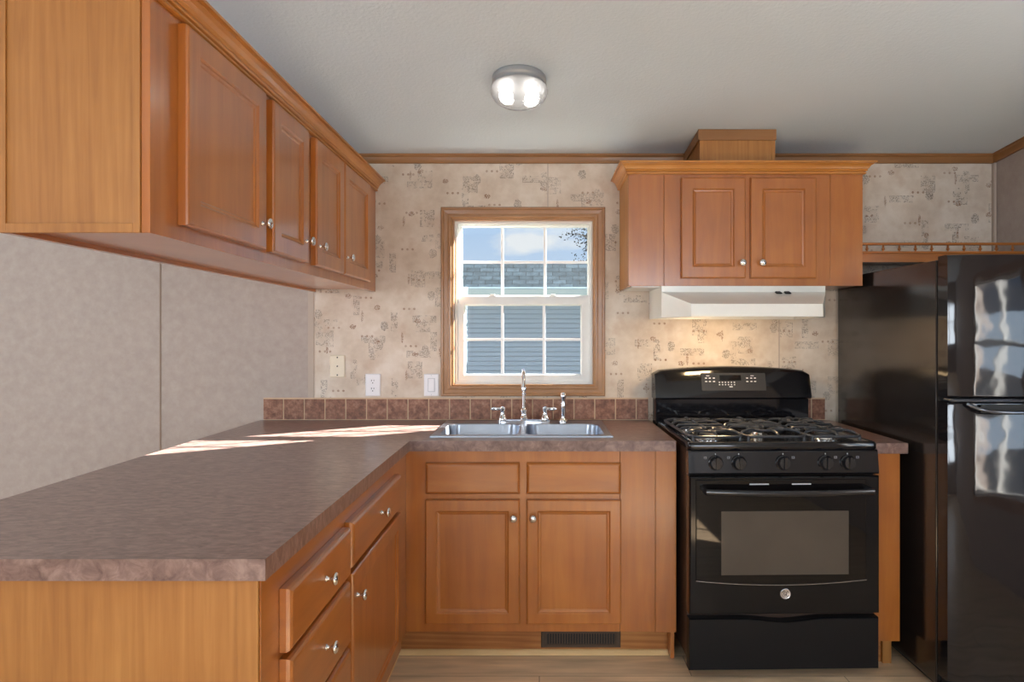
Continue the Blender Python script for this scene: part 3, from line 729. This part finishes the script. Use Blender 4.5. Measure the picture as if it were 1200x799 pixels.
bm = B(); loft(bm, [[(-.525, 2.63, CT + .0002), (-.5235, 2.63, CT + .0002), (-.440, 2.715, CT + .0002), (-.4415, 2.715, CT + .0002)], [(-.525, 2.63, CT + .0004), (-.5235, 2.63, CT + .0004), (-.440, 2.715, CT + .0004), (-.4415, 2.715, CT + .0004)]])
bm.free()
ct2 = B(); box(ct2, 1.335, 1.462, 2.575, YB - .001, CTB, CT, 0, .002)
o = obj('countertop', ct2, 'counter', origin=(1.4, 2.9, CTB)); tag(o, 'narrow brown laminate countertop strip between stove and fridge', 'countertop')

# --- backsplashes
def splash(x0, x1, seams, label):
    bm = B(); box(bm, x0, x1, YB - .008, YB - .001, CT + .001, 1.026, 1)
    e_ = [x0 - .002] + seams + [x1 + .002]
    for a_, b2 in zip(e_, e_[1:]):
        box(bm, a_ + .0028, b2 - .0028, YB - .0105, YB - .0079, CT + .004, 1.0195, 0, .0012)
    o = obj('backsplash', bm, ['tile', 'grout'], origin=((x0 + x1) / 2, YB, CT)); tag(o, label, 'backsplash')
tx0, tx1 = q(309.5, YB), .548
sm = []; x = q(381.5, YB) - 2 * 24.25 * YB / F_PX
while x < tx1 - .02: sm.append(x); x += 24.25 * YB / F_PX
splash(tx0, tx1, sm, 'long row of rust brown tiles along the wall behind the sink')
splash(1.313, q(966, YB), [q(950, YB)], 'short piece of tile backsplash beside the fridge')

# ---------------------------------------------------------------- sink
sk = thing('kitchen_sink', 'stainless double bowl drop-in sink under the window', 'sink', (-.075, 2.95, CT))
rx0, rx1, ry0, ry1 = -.458, .309, 2.712, 3.205
bowls = [(-.425, -.092, 2.750, 3.085), (-.058, .276, 2.750, 3.085)]
bm = B(); zr = CT + .0015
bevs = []
# rim: grid with two holes, raised lip
gx = [rx0 + .008, bowls[0][0] - .004, bowls[0][1] + .004, bowls[1][0] - .004, bowls[1][1] + .004, rx1 - .008]
gyv = [ry0 + .008, bowls[0][2] - .004, bowls[0][3] + .004, ry1 - .008]
gvv = [[bm.verts.new((x, y, zr + .006)) for y in gyv] for x in gx]
for i in range(5):
    for j in range(3):
        if j == 1 and i in (1, 3): continue
        bm.faces.new((gvv[i][j], gvv[i + 1][j], gvv[i + 1][j + 1], gvv[i][j + 1]))
loop = lambda o_, z: [(rx0 + o_, ry0 + o_, z), (rx1 - o_, ry0 + o_, z), (rx1 - o_, ry1 - o_, z), (rx0 + o_, ry1 - o_, z)]
loft(bm, [loop(.0, CT + .0008), loop(.0015, zr + .005), loop(.004, zr + .007), loop(.008, zr + .006)], cap0=False, cap1=False)
obj('rim', bm, 'steel', sk)
for (x0, x1, y0, y1) in bowls:
    bm = B(); n = 5
    rings = [rrect(x0 - .004, x1 + .004, y0 - .004, y1 + .004, .002, zr + .006, n), rrect(x0 - .002, x1 + .002, y0 - .002, y1 + .002, .035, zr + .0058, n), rrect(x0, x1, y0, y1, .055, zr + .001, n), rrect(x0 + .006, x1 - .006, y0 + .006, y1 - .006, .055, CT - .12, n),
             rrect(x0 + .018, x1 - .018, y0 + .018, y1 - .018, .05, CT - .155, n), rrect(x0 + .05, x1 - .05, y0 + .05, y1 - .05, .04, CT - .165, n)]
    loft(bm, rings, cap0=False, cap1=True); bw = obj('bowl', bm, 'steel', sk, True)
    bm = B(); lathe(bm, [(.045, 0), (.045, .003), (.036, .004), (.030, .001), (.0005, .001)], ((x0 + x1) / 2, (y0 + y1) / 2, CT - .1645), seg=24); obj('drain', bm, 'chrome', bw, True)

# --- faucet
fx, fy, fz = -.075, 3.15, zr + .0062
fa = thing('faucet', 'chrome bridge faucet with tall gooseneck spout and two levers', 'faucet', (fx, fy, fz))
bm = B()
loft(bm, [[(fx + (1 if c > 0 else -1) * (.105) + .024 * math.cos(a_), fy + .026 * math.sin(a_), fz + h_) for a_ in [2 * math.pi * i / 28 for i in range(28)] for c in [math.cos(a_)]] for h_ in (0, .010)] +
     [[(fx + (1 if math.cos(a_) > 0 else -1) * .103 + .018 * math.cos(a_), fy + .020 * math.sin(a_), fz + .014) for a_ in [2 * math.pi * i / 28 for i in range(28)]]])
obj('base_plate', bm, 'chrome', fa, True)
bm = B()
lathe(bm, [(.020, 0), (.020, .008), (.015, .014), (.013, .035), (.016, .040), (.016, .044), (.011, .050), (.0095, .060)], (fx, fy, fz + .013), seg=20)
obj('spout_base', bm, 'chrome', fa, True)
bm = B(); top = 1.135 - .02
pts = [(fx, fy, fz + .06), (fx, fy, 1.0), (fx, fy, 1.06), (fx, fy, top)] + arc((fx, fy - .062, top), .062, 0, 168, 14)[1:]
e0 = Vector(pts[-1]); pts.append(tuple(e0 + Vector((0, -.006, -.03))))
tube(bm, pts, [.0085] * (len(pts) - 2) + [.0085, .0095], 14)
lathe(bm, [(.009, 0), (.0135, .004), (.0145, .010), (.0135, .018), (.009, .022)], (fx, fy, 1.068), seg=18)
lathe(bm, [(.009, 0), (.0115, .002), (.0115, .006), (.009, .008)], (fx, fy, 1.052), seg=18)
obj('spout', bm, 'chrome', fa, True)
for s in (-1, 1):
    hx = fx + s * .103; bm = B()
    lathe(bm, [(.021, 0), (.021, .006), (.017, .012), (.012, .026), (.0105, .040), (.014, .046), (.0145, .054), (.010, .060), (.0005, .063)], (hx, fy, fz + .012), seg=20)
    h = obj('handle_base', bm, 'chrome', fa, True); bm = B()
    tube(bm, [(hx, fy, fz + .062), (hx + s * .012, fy - .002, fz + .064), (hx + s * .022, fy - .004, fz + .062), (hx + s * .045, fy - .008, fz + .064), (hx + s * .056, fy - .01, fz + .064)], [.006, .0055, .0075, .0078, .004], 12)
    obj('lever', bm, 'chrome', h, True)
sp = thing('side_sprayer', 'small chrome side sprayer standing right of the faucet', 'sprayer', (.116, 3.15, fz))
bm = B(); lathe(bm, [(.021, 0), (.021, .004), (.014, .012), (.011, .022), (.011, .026)], (.116, 3.15, fz), seg=20); obj('holder', bm, 'chrome', sp, True)
bm = B(); lathe(bm, [(.0085, .022), (.009, .04), (.012, .055), (.012, .085), (.0095, .10), (.011, .112), (.0145, .120), (.0145, .132), (.010, .139), (.0005, .141)], (.116, 3.15, fz), seg=20); obj('spray_head', bm, 'chrome', sp, True)

# ---------------------------------------------------------------- wall plates
def plate(name, x0, x1, y0, y1, m, label, cat):
    X0, X1, Z1, Z0 = q(x0, YB), q(x1, YB), z_(y0, YB), z_(y1, YB)
    t = thing(name, label, cat, ((X0 + X1) / 2, YB - .001, (Z0 + Z1) / 2))
    bm = B(); loft(bm, [ring_rect(X0 + i, X1 - i, Z0 + i, Z1 - i, YB - .001 - w) for i, w in ((0, 0), (0, .003), (.004, .006))]); obj('cover_plate', bm, m, t)
    return t, (X0 + X1) / 2, (Z0 + Z1) / 2
def screw(t, x, z, r=.0028, m='dark'):
    bm = B(); lathe(bm, [(r, 0), (r, .0012), (.0005, .0016)], (x, YB - .0068, z), axis='-Y', seg=12); obj('screw', bm, m, t)
t, x, z = plate('wall_plate', 387, 404.5, 416, 442, 'cream', 'blank cream wall plate with three dark screws, left of the outlet', 'wall plate')
for dz in (-.044, 0, .044): screw(t, x, z + dz, .0036)
t, x, z = plate('power_outlet', 428.5, 446, 438, 464, 'plate', 'white double power outlet above the tile row', 'outlet')
for dz in (-.020, .020):
    bm = B(); lathe(bm, [(.0165, 0), (.0165, .0015), (.015, .002)], (x, YB - .0068, z + dz), axis='-Y', seg=20, sy=.82); rcp = obj('receptacle', bm, 'plate', t)
    for dx, hh in ((-.006, .0045), (.006, .0035)):
        bm = B(); box(bm, x + dx - .0013, x + dx + .0013, YB - .0094, YB - .0088, z + dz + .003 - hh, z + dz + .003 + hh); obj('slot', bm, 'dark', rcp)
    bm = B(); lathe(bm, [(.0028, 0), (.0028, .0006)], (x, YB - .0088, z + dz - .009), axis='-Y', seg=10); obj('ground_hole', bm, 'dark', rcp)
t, x, z = plate('light_switch', 497, 514.5, 438, 464, 'plate', 'white rocker light switch beside the window casing', 'switch')
bm = B(); frame_loft(bm, [ring_rect(x - .0175 + i, x + .0175 - i, z - .0345 + i, z + .0345 - i, YB - .0068 - w) for i, w in ((0, 0), (.0004, .0012), (.0025, .0012), (.003, 0))]); obj('rocker_frame', bm, 'mark', t)
bm = B(); loft(bm, [ring_rect(x - .0142, x + .0142, z - .031, z + .031, YB - .0066), [(x - .0142, YB - .012, z - .031), (x + .0142, YB - .012, z - .031), (x + .0142, YB - .0082, z + .031), (x - .0142, YB - .0082, z + .031)]]); obj('rocker', bm, 'plate', t)
for dz in (-.048, .048): screw(t, x, z + dz, .0022, 'mark')

# ---------------------------------------------------------------- gas range
GX0, GX1 = .566, 1.313; GXC = (GX0 + GX1) / 2; GF = 2.535
gr = thing('gas_range', 'black gas stove with cast iron grates and oven below', 'stove', (GXC, 3.2, 0))
bm = B(); box(bm, GX0 + .004, GX1 - .004, GF + .035, 3.235, .07, .893); obj('body', bm, 'rangeside', gr)
for sx in (GX0 + .05, GX1 - .05):
    for sy in (GF + .10, 3.18):
        bm = B(); lathe(bm, [(.02, 0), (.02, .01), (.01, .015), (.01, .07)], (sx, sy, 0), seg=14); obj('foot', bm, 'blackmatte', gr)
# cooktop: shallow tray with raised rounded rim
bm = B(); c0, c1, c2, c3 = GX0, GX1, GF + .002, 3.155
def rr(i, z, r=.02): return rrect(c0 + i, c1 - i, c2 + i, c3 - i, max(r - i * .3, .004), z, 4)
loft(bm, [rr(.004, .8935), rr(.0, .900), rr(0, .914), rr(.004, .922), rr(.012, .925), rr(.020, .923), rr(.034, .914), rr(.05, .912)])
obj('cooktop', bm, 'gloss', gr, True)
# control panel (slanted)
bm = B(); loft(bm, [[(x, GF + .034, .892), (x, GF + .010, .892), (x, GF + .006, .886), (x, GF - .004, .806), (x, GF + .000, .800), (x, GF + .034, .800)] for x in (GX0, GX1)])
cp = obj('control_panel', bm, 'gloss', gr)
kn = None
for kx in (.672, .763, .937, 1.104, 1.191):
    kz = .845
    if kn is None:
        bm = B(); pos = Vector((kx, GF + .0005, kz))
        lathe(bm, [(.029, 0), (.029, .004), (.0255, .007), (.0235, .020), (.021, .024), (.0005, .025)], tuple(pos), axis='-Y', seg=28)
        loft(bm, [[(kx - .006, pos.y - .006, kz - .027), (kx + .006, pos.y - .006, kz - .027), (kx + .006, pos.y - .006, kz + .027), (kx - .006, pos.y - .006, kz + .027)],
                  [(kx - .005, pos.y - .031, kz - .020), (kx + .005, pos.y - .031, kz - .020), (kx + .005, pos.y - .033, kz + .024), (kx - .005, pos.y - .033, kz + .024)]])
        kn = obj('burner_knob', bm, 'knobblack', gr, True, origin=pos)
    else:
        o = kn.copy(); C.objects.link(o); o.location = Vector((kx, GF + .0005, kz)) - wloc(gr)
for kx in (.672, .763, .937, 1.104, 1.191):
    sgn = -1 if kx < .9 else 1; ax = kx + sgn * .040
    bm = B(); frame_loft(bm, [ring_rect(ax - .0055 + i, ax + .0055 - i, kz + .015 + i, kz + .024 - i, GF + .0045 - w) for i, w in ((0, 0), (0, .004), (.0025, .004), (.0025, 0))]); obj('dial_mark', bm, 'dimmark', cp)
    bm = B(); box(bm, kx - .001, kx + .001, GF + .0005, GF + .005, kz + .031, kz + .036); obj('dial_tick', bm, 'mark', cp)
# oven door
D0, D1, DZ0, DZ1 = GX0 + .001, GX1 - .001, .258, .794
bm = B(); loft(bm, [ring_rect(D0 + i, D1 - i, DZ0 + i, DZ1 - i, GF + .034 - w) for i, w in ((0, 0), (0, .036), (.002, .041), (.006, .044))]); od = obj('oven_door', bm, 'enamel', gr)
yd = GF + .034 - .044
# glass face with gently bowed lower edge
gx0_, gx1_, gzt, gzb = q(816, 2.5) - .012, q(1021, 2.5) - .018, .782, .392
def gl_outline(i, y):
    pts = [(gx0_ + i, y, gzt - i), (gx1_ - i, y, gzt - i)]
    for k in range(9):
        u = 1 - k / 8; x_ = gx0_ + i + (gx1_ - gx0_ - 2 * i) * u; pts.append((x_, y, gzb + i - .018 * (1 - (2 * u - 1) ** 2)))
    return pts
bm = B(); loft(bm, [gl_outline(0, yd), gl_outline(.001, yd - .003), gl_outline(.003, yd - .004)]); obj('door_glass', bm, 'ovenglass', od)
bm = B(); loft(bm, [ring_rect(.690, 1.188, .405 + .008, .660, yd - .0041), ring_rect(.691, 1.187, .414, .659, yd - .0046)]); obj('oven_window', bm, 'ovenwin', od)
bm = B(); tube(bm, [(gx0_ + (gx1_ - gx0_) * k / 16, yd - .0035, gzb - .018 * (1 - (2 * k / 16 - 1) ** 2) - .001) for k in range(17)], .0011, 6); obj('glass_trim', bm, 'badge', od)
for sx0, sx1 in ((.800, .875), (.965, 1.04)):
    bm = B(); box(bm, sx0, sx1, yd - .0052, yd - .0041, .762, .767, 0, .0004); obj('vent_slot_glint', bm, 'mark', od)  # pale strip: the reflection at the door's vent slot is put into its colour
bm = B()
hp = [(.622, yd - .002, .744), (.622, yd - .03, .744)] + [(.622 + .64 * k / 14, yd - .045 - .012 * math.sin(math.pi * k / 14), .744 - .004 * math.sin(math.pi * k / 14)) for k in range(15)] + [(1.262, yd - .03, .744), (1.262, yd - .002, .744)]
tube(bm, hp, .0125, 12, sx=.8); obj('handle', bm, 'knobblack', od, True)
# badge
bx_, bz_ = GXC + .002, .338
bm = B(); lathe(bm, [(.0205, 0), (.0205, .002), (.0185, .0035), (.0165, .0028), (.0005, .0028)], (bx_, yd - .0002, bz_), axis='-Y', seg=32); bd = obj('badge', bm, 'badge', od, True)
bm = B(); yb = yd - .0034
def curl(pts, r=.0009): tube(bm, [(bx_ + u, yb, bz_ + v) for u, v in pts], r, 6)
curl([(-.0015 + .0055 * math.cos(R(a_)), .0005 + .0075 * math.sin(R(a_))) for a_ in range(60, 330, 20)])
curl([(.002, -.001), (-.001, -.002), (-.003, -.001), (-.0015, .001)])
curl([(.0065 + .0040 * math.cos(R(a_)), .0045 + .0032 * math.sin(R(a_))) for a_ in range(40, 280, 20)])
curl([(.0065 + .0044 * math.cos(R(a_)), -.0030 + .0042 * math.sin(R(a_))) for a_ in range(100, 340, 20)])
for a0 in (0, 90, 180, 270):
    curl([(.0135 * math.cos(R(a_)), .0135 * math.sin(R(a_))) for a_ in range(a0 + 12, a0 + 80, 12)], .0007)
obj('monogram', bm, 'blackmatte', bd)
# storage drawer with dipped top edge
bm = B()
def dr(i, y):
    pts = [(D0 + i, y, .040 + i), (D1 - i, y, .040 + i)]
    for k in range(21):
        u = 1 - k / 20; s_ = max(0, 1 - abs(2 * u - 1) / .45); s_ = s_ * s_ * (3 - 2 * s_)
        pts.append((D0 + i + (D1 - D0 - 2 * i) * u, y, .240 - i - .014 * s_))
    return pts
loft(bm, [dr(0, GF + .034), dr(0, GF + .002), dr(.003, GF - .006)]); obj('storage_drawer', bm, 'blackmatte', gr)
# backguard
bm = B(); box(bm, GX0 - .001, GX1 + .001, 3.165, 3.245, .90, 1.045, 0, .004); obj('backguard_base', bm, 'gloss', gr)
bm = B()
rows = []
NX = 24
def top_z(u): return 1.166 + .022 * (1 - (2 * u - 1) ** 2)
for k in range(NX + 1):
    u = k / NX; x_ = GX0 - .006 + (GX1 - GX0 + .012) * u; e_ = min(1, min(u, 1 - u) / .02); sh = .014 * (1 - e_)
    zt_ = top_z(u) - sh
    rows.append([(x_, 3.245, 1.032), (x_, 3.140 + sh, 1.032), (x_, 3.128 + sh, 1.040), (x_, 3.132 + sh, 1.060), (x_, 3.158 + sh * .5, zt_ - .018), (x_, 3.170, zt_ - .004), (x_, 3.182, zt_), (x_, 3.245, zt_)])
loft(bm, rows); bgd = obj('backguard_panel', bm, 'gloss', gr, True)
def bgy(z): return 3.132 + (z - 1.060) * (3.158 - 3.132) / (1.166 - 1.060) * .93
def tilted(bm, x0, x1, z0, z1, o0, o1, mi=0):
    loft(bm, [[(x0, bgy(z0) - o0, z0), (x1, bgy(z0) - o0, z0), (x1, bgy(z1) - o0, z1), (x0, bgy(z1) - o0, z1)], [(x0, bgy(z0) - o1, z0), (x1, bgy(z0) - o1, z0), (x1, bgy(z1) - o1, z1), (x0, bgy(z1) - o1, z1)]], mi=mi)
bm = B(); tilted(bm, .782, 1.095, 1.074, 1.158, -.002, .0012); obj('control_membrane', bm, 'panelgrey', bgd)
bm = B(); tilted(bm, .870, .975, 1.122, 1.148, 0, .0018); obj('display', bm, 'ovenglass', bgd)
def key(*a_):
    bm = B(); tilted(bm, *a_, 0, .002); obj('key_mark', bm, 'mark', bgd)
for gx_ in (.800, .818, .838, 1.000, 1.020, 1.038):
    for gz in (1.115, 1.131): key(gx_, gx_ + .010, gz, gz + .005)
for i in range(6):
    for gz in (1.100, 1.111): key(.866 + i * .0145, .866 + i * .0145 + .006, gz, gz + .005)
key(.916, .932, 1.090, 1.095); key(.806, .822, 1.143, 1.146); key(1.022, 1.038, 1.143, 1.146)
# burners
def burner(x, y, r, oval=1.0):
    bm = B(); lathe(bm, [(r * 1.35, 0), (r * 1.35, .002), (r * 1.05, .004), (r * .98, .012), (r * .9, .014), (.001, .014)], (x, y, .912), seg=26, sy=oval); h = obj('burner_base', bm, 'nickel', gr, True)
    bm = B(); lathe(bm, [(r * .86, .0), (r * .92, .003), (r * .90, .008), (r * .8, .0105), (.001, .0115)], (x, y, .926), seg=26, sy=oval); obj('burner_cap', bm, 'iron', h, True)
bl, bc, brr = .690, GXC, 1.178; yfr, ybk = 2.70, 2.985
for x, y, r in ((bl, yfr, .040), (bl, ybk, .034), (brr, yfr, .044), (brr, ybk, .030)): burner(x, y, r)
burner(bc, (yfr + ybk) / 2, .030, 2.2)
def grate(x0, x1, y0, y1, cs):
    bm = B(); zt = .950; r_ = .0058
    ring = rrect(x0, x1, y0, y1, .045, zt - .012, 5); tube(bm, ring, r_, 8, closed=True)
    for px, py in ((x0 + .012, y0 + .012), (x1 - .012, y0 + .012), (x0 + .012, y1 - .012), (x1 - .012, y1 - .012)): tube(bm, [(px, py, .9125), (px, py, zt - .012)], [.007, .006], 8)
    ymid = (y0 + y1) / 2
    tube(bm, [(x0, ymid, zt - .012), (x0 + .012, ymid, zt), ((x0 + x1) / 2, ymid, zt), (x1 - .012, ymid, zt), (x1, ymid, zt - .012)], r_, 8)
    for cx_, cy_ in cs:
        for k in range(6):
            a_ = R(30 + 60 * k) if len(cs) > 1 else R(60 * k + 30)
            dx, dy = math.cos(a_), math.sin(a_)
            # reach out to the frame
            ts = []
            if dx > 1e-6: ts.append((x1 - cx_) / dx)
            if dx < -1e-6: ts.append((x0 - cx_) / dx)
            ly0, ly1 = (y0, ymid) if len(cs) > 1 and cy_ < ymid else ((ymid, y1) if len(cs) > 1 else (y0, y1))
            if dy > 1e-6: ts.append((ly1 - cy_) / dy)
            if dy < -1e-6: ts.append((ly0 - cy_) / dy)
            t1 = min(ts); t0 = .022
            P_ = lambda t, z: (cx_ + dx * t, cy_ + dy * t, z)
            tube(bm, [P_(t0, zt - .002), P_(t0 + .01, zt + .002), P_(t1 * .7, zt + .002), P_(t1 - .012, zt - .002), P_(t1, zt - .012)], [.0042, .0055, .0058, .0058, .0058], 8)
        # curved bow around the burner
        tube(bm, [(cx_ + .075 * math.cos(R(q2)), cy_ + .062 * math.sin(R(q2)), zt) for q2 in range(0, 360, 18)], .005, 8, closed=True)
    return obj('grate', bm, 'iron', gr, True)
grate(.588, .800, 2.585, 3.105, [(bl, yfr + .01), (bl, ybk)])
grate(.810, 1.058, 2.585, 3.105, [(bc, yfr + .03), (bc, ybk - .03)])
grate(1.068, 1.282, 2.585, 3.105, [(brr, yfr + .01), (brr, ybk)])
gr.rotation_euler = (0, 0, R(1.2))

# ---------------------------------------------------------------- refrigerator
FX0, FX1, FYF, FYB, FZ = 1.492, 2.235, 2.36, 3.25, 1.636
fg = thing('refrigerator', 'glossy black top-freezer refrigerator at the right', 'refrigerator', ((FX0 + FX1) / 2, 2.85, 0))
bm = B(); box(bm, FX0, FX1, FYF + .085, FYB, .03, FZ - .012, 0, .004); obj('body', bm, 'fridge_side', fg)
bm = B(); box(bm, FX0 + .03, FX1 - .03, FYF + .10, FYB - .1, 0.0, .03); obj('base_feet', bm, 'blackmatte', fg)
bm = B(); box(bm, FX0 + .006, FX1 - .006, FYF + .074, FYF + .0845, .05, FZ - .02); obj('door_gasket', bm, 'dark', fg)
def fdoor(z0, z1):
    bm = B(); n = 16; rings = []
    for k in range(n + 1):
        u = k / n; x_ = FX0 + (FX1 - FX0) * u; bul = .010 * (1 - (2 * u - 1) ** 2)
        ed = min(u, 1 - u); rd = .012 * max(0, 1 - ed / .02)
        y_ = FYF - bul + rd + .004
        rings.append([(x_, FYF + .0735, z0), (x_, y_ + .008, z0), (x_, y_ + .002, z0 + .003), (x_, y_, z0 + .010), (x_, y_, (z0 + z1) / 2), (x_, y_, z1 - .010), (x_, y_ + .002, z1 - .003), (x_, y_ + .008, z1), (x_, FYF + .0735, z1)])
    # finer columns at the rounded edges come from the bevel below
    return loft(bm, rings)
fd1 = obj('freezer_door', fdoor(1.113, FZ), 'fridge_door', fg, True)
fd2 = obj('fresh_food_door', fdoor(.075, 1.098), 'fridge_door', fg, True)
bm = B(); tube(bm, [(FX0 - .002, FYF + .03, 1.106), (FX0 + .002, FYF - .004, 1.106)] + [(FX0 + .01 + (FX1 - FX0 - .02) * k / 10, FYF - .010 - .010 * (1 - (2 * k / 10 - 1) ** 2), 1.106) for k in range(11)], .006, 8)
obj('divider_trim', bm, simple('dark grey trim', (.09, .10, .12, 1), .15, .6), fg, True)
bm = B(); hx0, hx1 = q(1135, FYF - .02), FX1 - .12
pts = [(hx0, FYF - .010, 1.094), (hx0 + .03, FYF - .030, 1.078), (hx0 + .07, FYF - .040, 1.068)] + [(hx0 + .07 + (hx1 - hx0 - .14) * k / 6, FYF - .042, 1.066) for k in range(1, 7)] + [(hx1 - .03, FYF - .030, 1.078), (hx1, FYF - .010, 1.094)]
tube(bm, pts, .007, 10); obj('handle', bm, 'chrome' if False else simple('satin grey handle edge', (.12, .13, .15, 1), .12, .7), fd2, True)
bm = B(); box(bm, hx0 + .05, hx1 - .05, FYF - .014, FYF - .008, 1.060, 1.092, 0, .002); obj('handle_pocket', bm, 'dark', fd2)
bm = B(); box(bm, FX1 - .09, FX1 - .02, FYF + .02, FYF + .12, FZ + .001, FZ + .016, 0, .003); obj('hinge_cover', bm, 'blackmatte', fg)
bm = B(); box(bm, FX0 + .01, FX1 - .01, FYF + .03, FYF + .07, .01, .07, 0, .002); obj('kick_grille', bm, 'blackmatte', fg)

# ---------------------------------------------------------------- ceiling light
lx, ly = -.077, 2.49; lz = cz(ly)
cl = thing('ceiling_light', 'round flush ceiling light with pressed glass bowl', 'ceiling light', (lx, ly, lz))
bm = B(); lathe(bm, [(.100, 0), (.103, -.004), (.103, -.020), (.098, -.026), (.098, -.034), (.102, -.040), (.096, -.042), (.001, -.030)], (lx, ly, lz - .002), seg=48)
cn = obj('canopy', bm, 'canopy', cl, True)
bm = B()
outp = [(.094, -.036), (.106, -.042), (.109, -.052), (.107, -.066), (.098, -.084), (.080, -.098), (.050, -.106), (.001, -.109)]
nseg = 48; rings = []
for r, h_ in outp:
    rings.append([(lx + r * math.cos(2 * math.pi * k / nseg) * (1 + .012 * math.cos(24 * 2 * math.pi * k / nseg)), ly + r * math.sin(2 * math.pi * k / nseg) * (1 + .012 * math.cos(24 * 2 * math.pi * k / nseg)), lz + h_) for k in range(nseg)])
loft(bm, rings, cap0=False, cap1=True); obj('glass_bowl', bm, 'lampglass', cl, True)
for dx, dy in ((-.045, .012), (.042, .03)):
    bm = B(); lathe(bm, [(.010, 0), (.012, -.01), (.020, -.022), (.022, -.032), (.017, -.044), (.001, -.050)], (lx + dx, ly + dy, lz - .038), seg=18); bu = obj('bulb', bm, 'lampglow', cl, True)
cl.rotation_euler = (math.atan(-SL) , 0, 0)

# ---------------------------------------------------------------- outside
bm = B(); box(bm, -30, 30, YB + .4, 40, -1.05, -.95); struct('ground', bm, 'ground')
nh = thing('neighbour_house', 'blue-grey sided house with shingled roof outside the window', 'house', (0, 9, -.95))
def siding_mat():
    m, t, b = mat('blue grey lap siding'); b.inputs['Base Color'].default_value = srgb(114, 134, 156); b.inputs['Roughness'].default_value = .7
    return m
M['siding'] = siding_mat()
def shingle_mat():
    m, t, b = mat('blue grey shingles'); L = t.links.new
    tcn = t.nodes.new('ShaderNodeTexCoord'); br = t.nodes.new('ShaderNodeTexBrick'); br.inputs['Scale'].default_value = 1
    br.inputs['Brick Width'].default_value = .16; br.inputs['Row Height'].default_value = .07; br.inputs['Mortar Size'].default_value = .004; br.inputs['Bias'].default_value = 0
    br.inputs['Color1'].default_value = srgb(82, 100, 110); br.inputs['Color2'].default_value = srgb(60, 76, 84); br.inputs['Mortar'].default_value = srgb(38, 48, 54)
    L(tcn.outputs['Object'], br.inputs['Vector']); nz = t.nodes.new('ShaderNodeTexNoise'); nz.inputs['Scale'].default_value = 12; L(tcn.outputs['Object'], nz.inputs['Vector'])
    r = ramp(t, [(.3, (.7, .7, .7, 1)), (.7, (1.2, 1.2, 1.2, 1))]); L(nz.outputs[0], r.inputs[0]); mu = t.nodes.new('ShaderNodeMixRGB'); mu.blend_type = 'MULTIPLY'; mu.inputs[0].default_value = 1
    L(br.outputs[0], mu.inputs[1]); L(r.outputs[0], mu.inputs[2]); L(mu.outputs[0], b.inputs['Base Color']); b.inputs['Roughness'].default_value = .95
    return m
bm = B(); zb, zt2, lap = -.95, 1.78, .058; z = zb; rows = []
while z < zt2:
    rows.append((8.0 - .008, z)); rows.append((8.0, z + lap - .010)); rows.append((8.02, z + lap - .010)); rows.append((8.02, z + lap)); z += lap
loft(bm, [[(x, y, zz) for y, zz in rows] + [(x, 8.2, rows[-1][1]), (x, 8.2, zb)] for x in (-7, 9)]); obj('siding_wall', bm, 'siding', nh)
bm = B(); pr = [(7.60, 1.87), (7.60, 1.885), (8.043, 2.2305), (8.486, 1.885), (8.486, 1.80), (8.0, 1.80), (7.62, 1.80)]
loft(bm, [[(x, yy, z2) for yy, z2 in pr] for x in (-7.4, 9.4)]); obj('roof', bm, shingle_mat(), nh)
bm = B(); box(bm, -7.4, 9.4, 7.50, 7.615, 1.79, 1.89, 0, .02); obj('gutter', bm, 'fascia', nh)
bm = B(); box(bm, -7.3, 9.3, 7.62, 7.99, 1.77, 1.795); obj('soffit', bm, 'fascia', nh)

tr = thing('tree', 'thin leafy red tree rising behind the neighbouring roof', 'tree', (1.6, 14, -.95))
bm = B(); tube(bm, [(1.6, 14, -.95), (1.55, 14, 1), (1.6, 14, 2.4), (1.5, 14, 3.6)], [.12, .1, .07, .02], 8)
rt = random.Random(3); tips = []
for i in range(26):
    z0 = 2.2 + rt.random() * 1.3; a_ = rt.random() * 6.28; L_ = .5 + rt.random() * .75
    p0 = Vector((1.57, 14, z0)); p1 = p0 + Vector((math.cos(a_) * L_, math.sin(a_) * L_ * .8, .2 + rt.random() * .35))
    tube(bm, [p0, p0.lerp(p1, .5) + Vector((0, 0, .06)), p1], [.025, .014, .005], 5); tips.append((p0, p1))
obj('trunk', bm, 'bark', tr)
bm = B()
for i in range(1500):
    p0, p1 = rt.choice(tips); f = .35 + rt.random() * .75; c = p0.lerp(p1, f) + Vector((rt.gauss(0, .09), rt.gauss(0, .09), rt.gauss(0, .09)))
    n1 = Vector((rt.gauss(0, 1), rt.gauss(0, 1), rt.gauss(0, 1))).normalized(); n2 = n1.orthogonal().normalized(); s_ = .020 + rt.random() * .018
    bm.faces.new([bm.verts.new(c + n1 * s_), bm.verts.new(c + n2 * s_ * .6), bm.verts.new(c - n1 * s_), bm.verts.new(c - n2 * s_ * .6)]).material_index = 0 if c.x > 1.05 else 1
obj('foliage', bm, ['leaf', 'leaf_green'], tr)
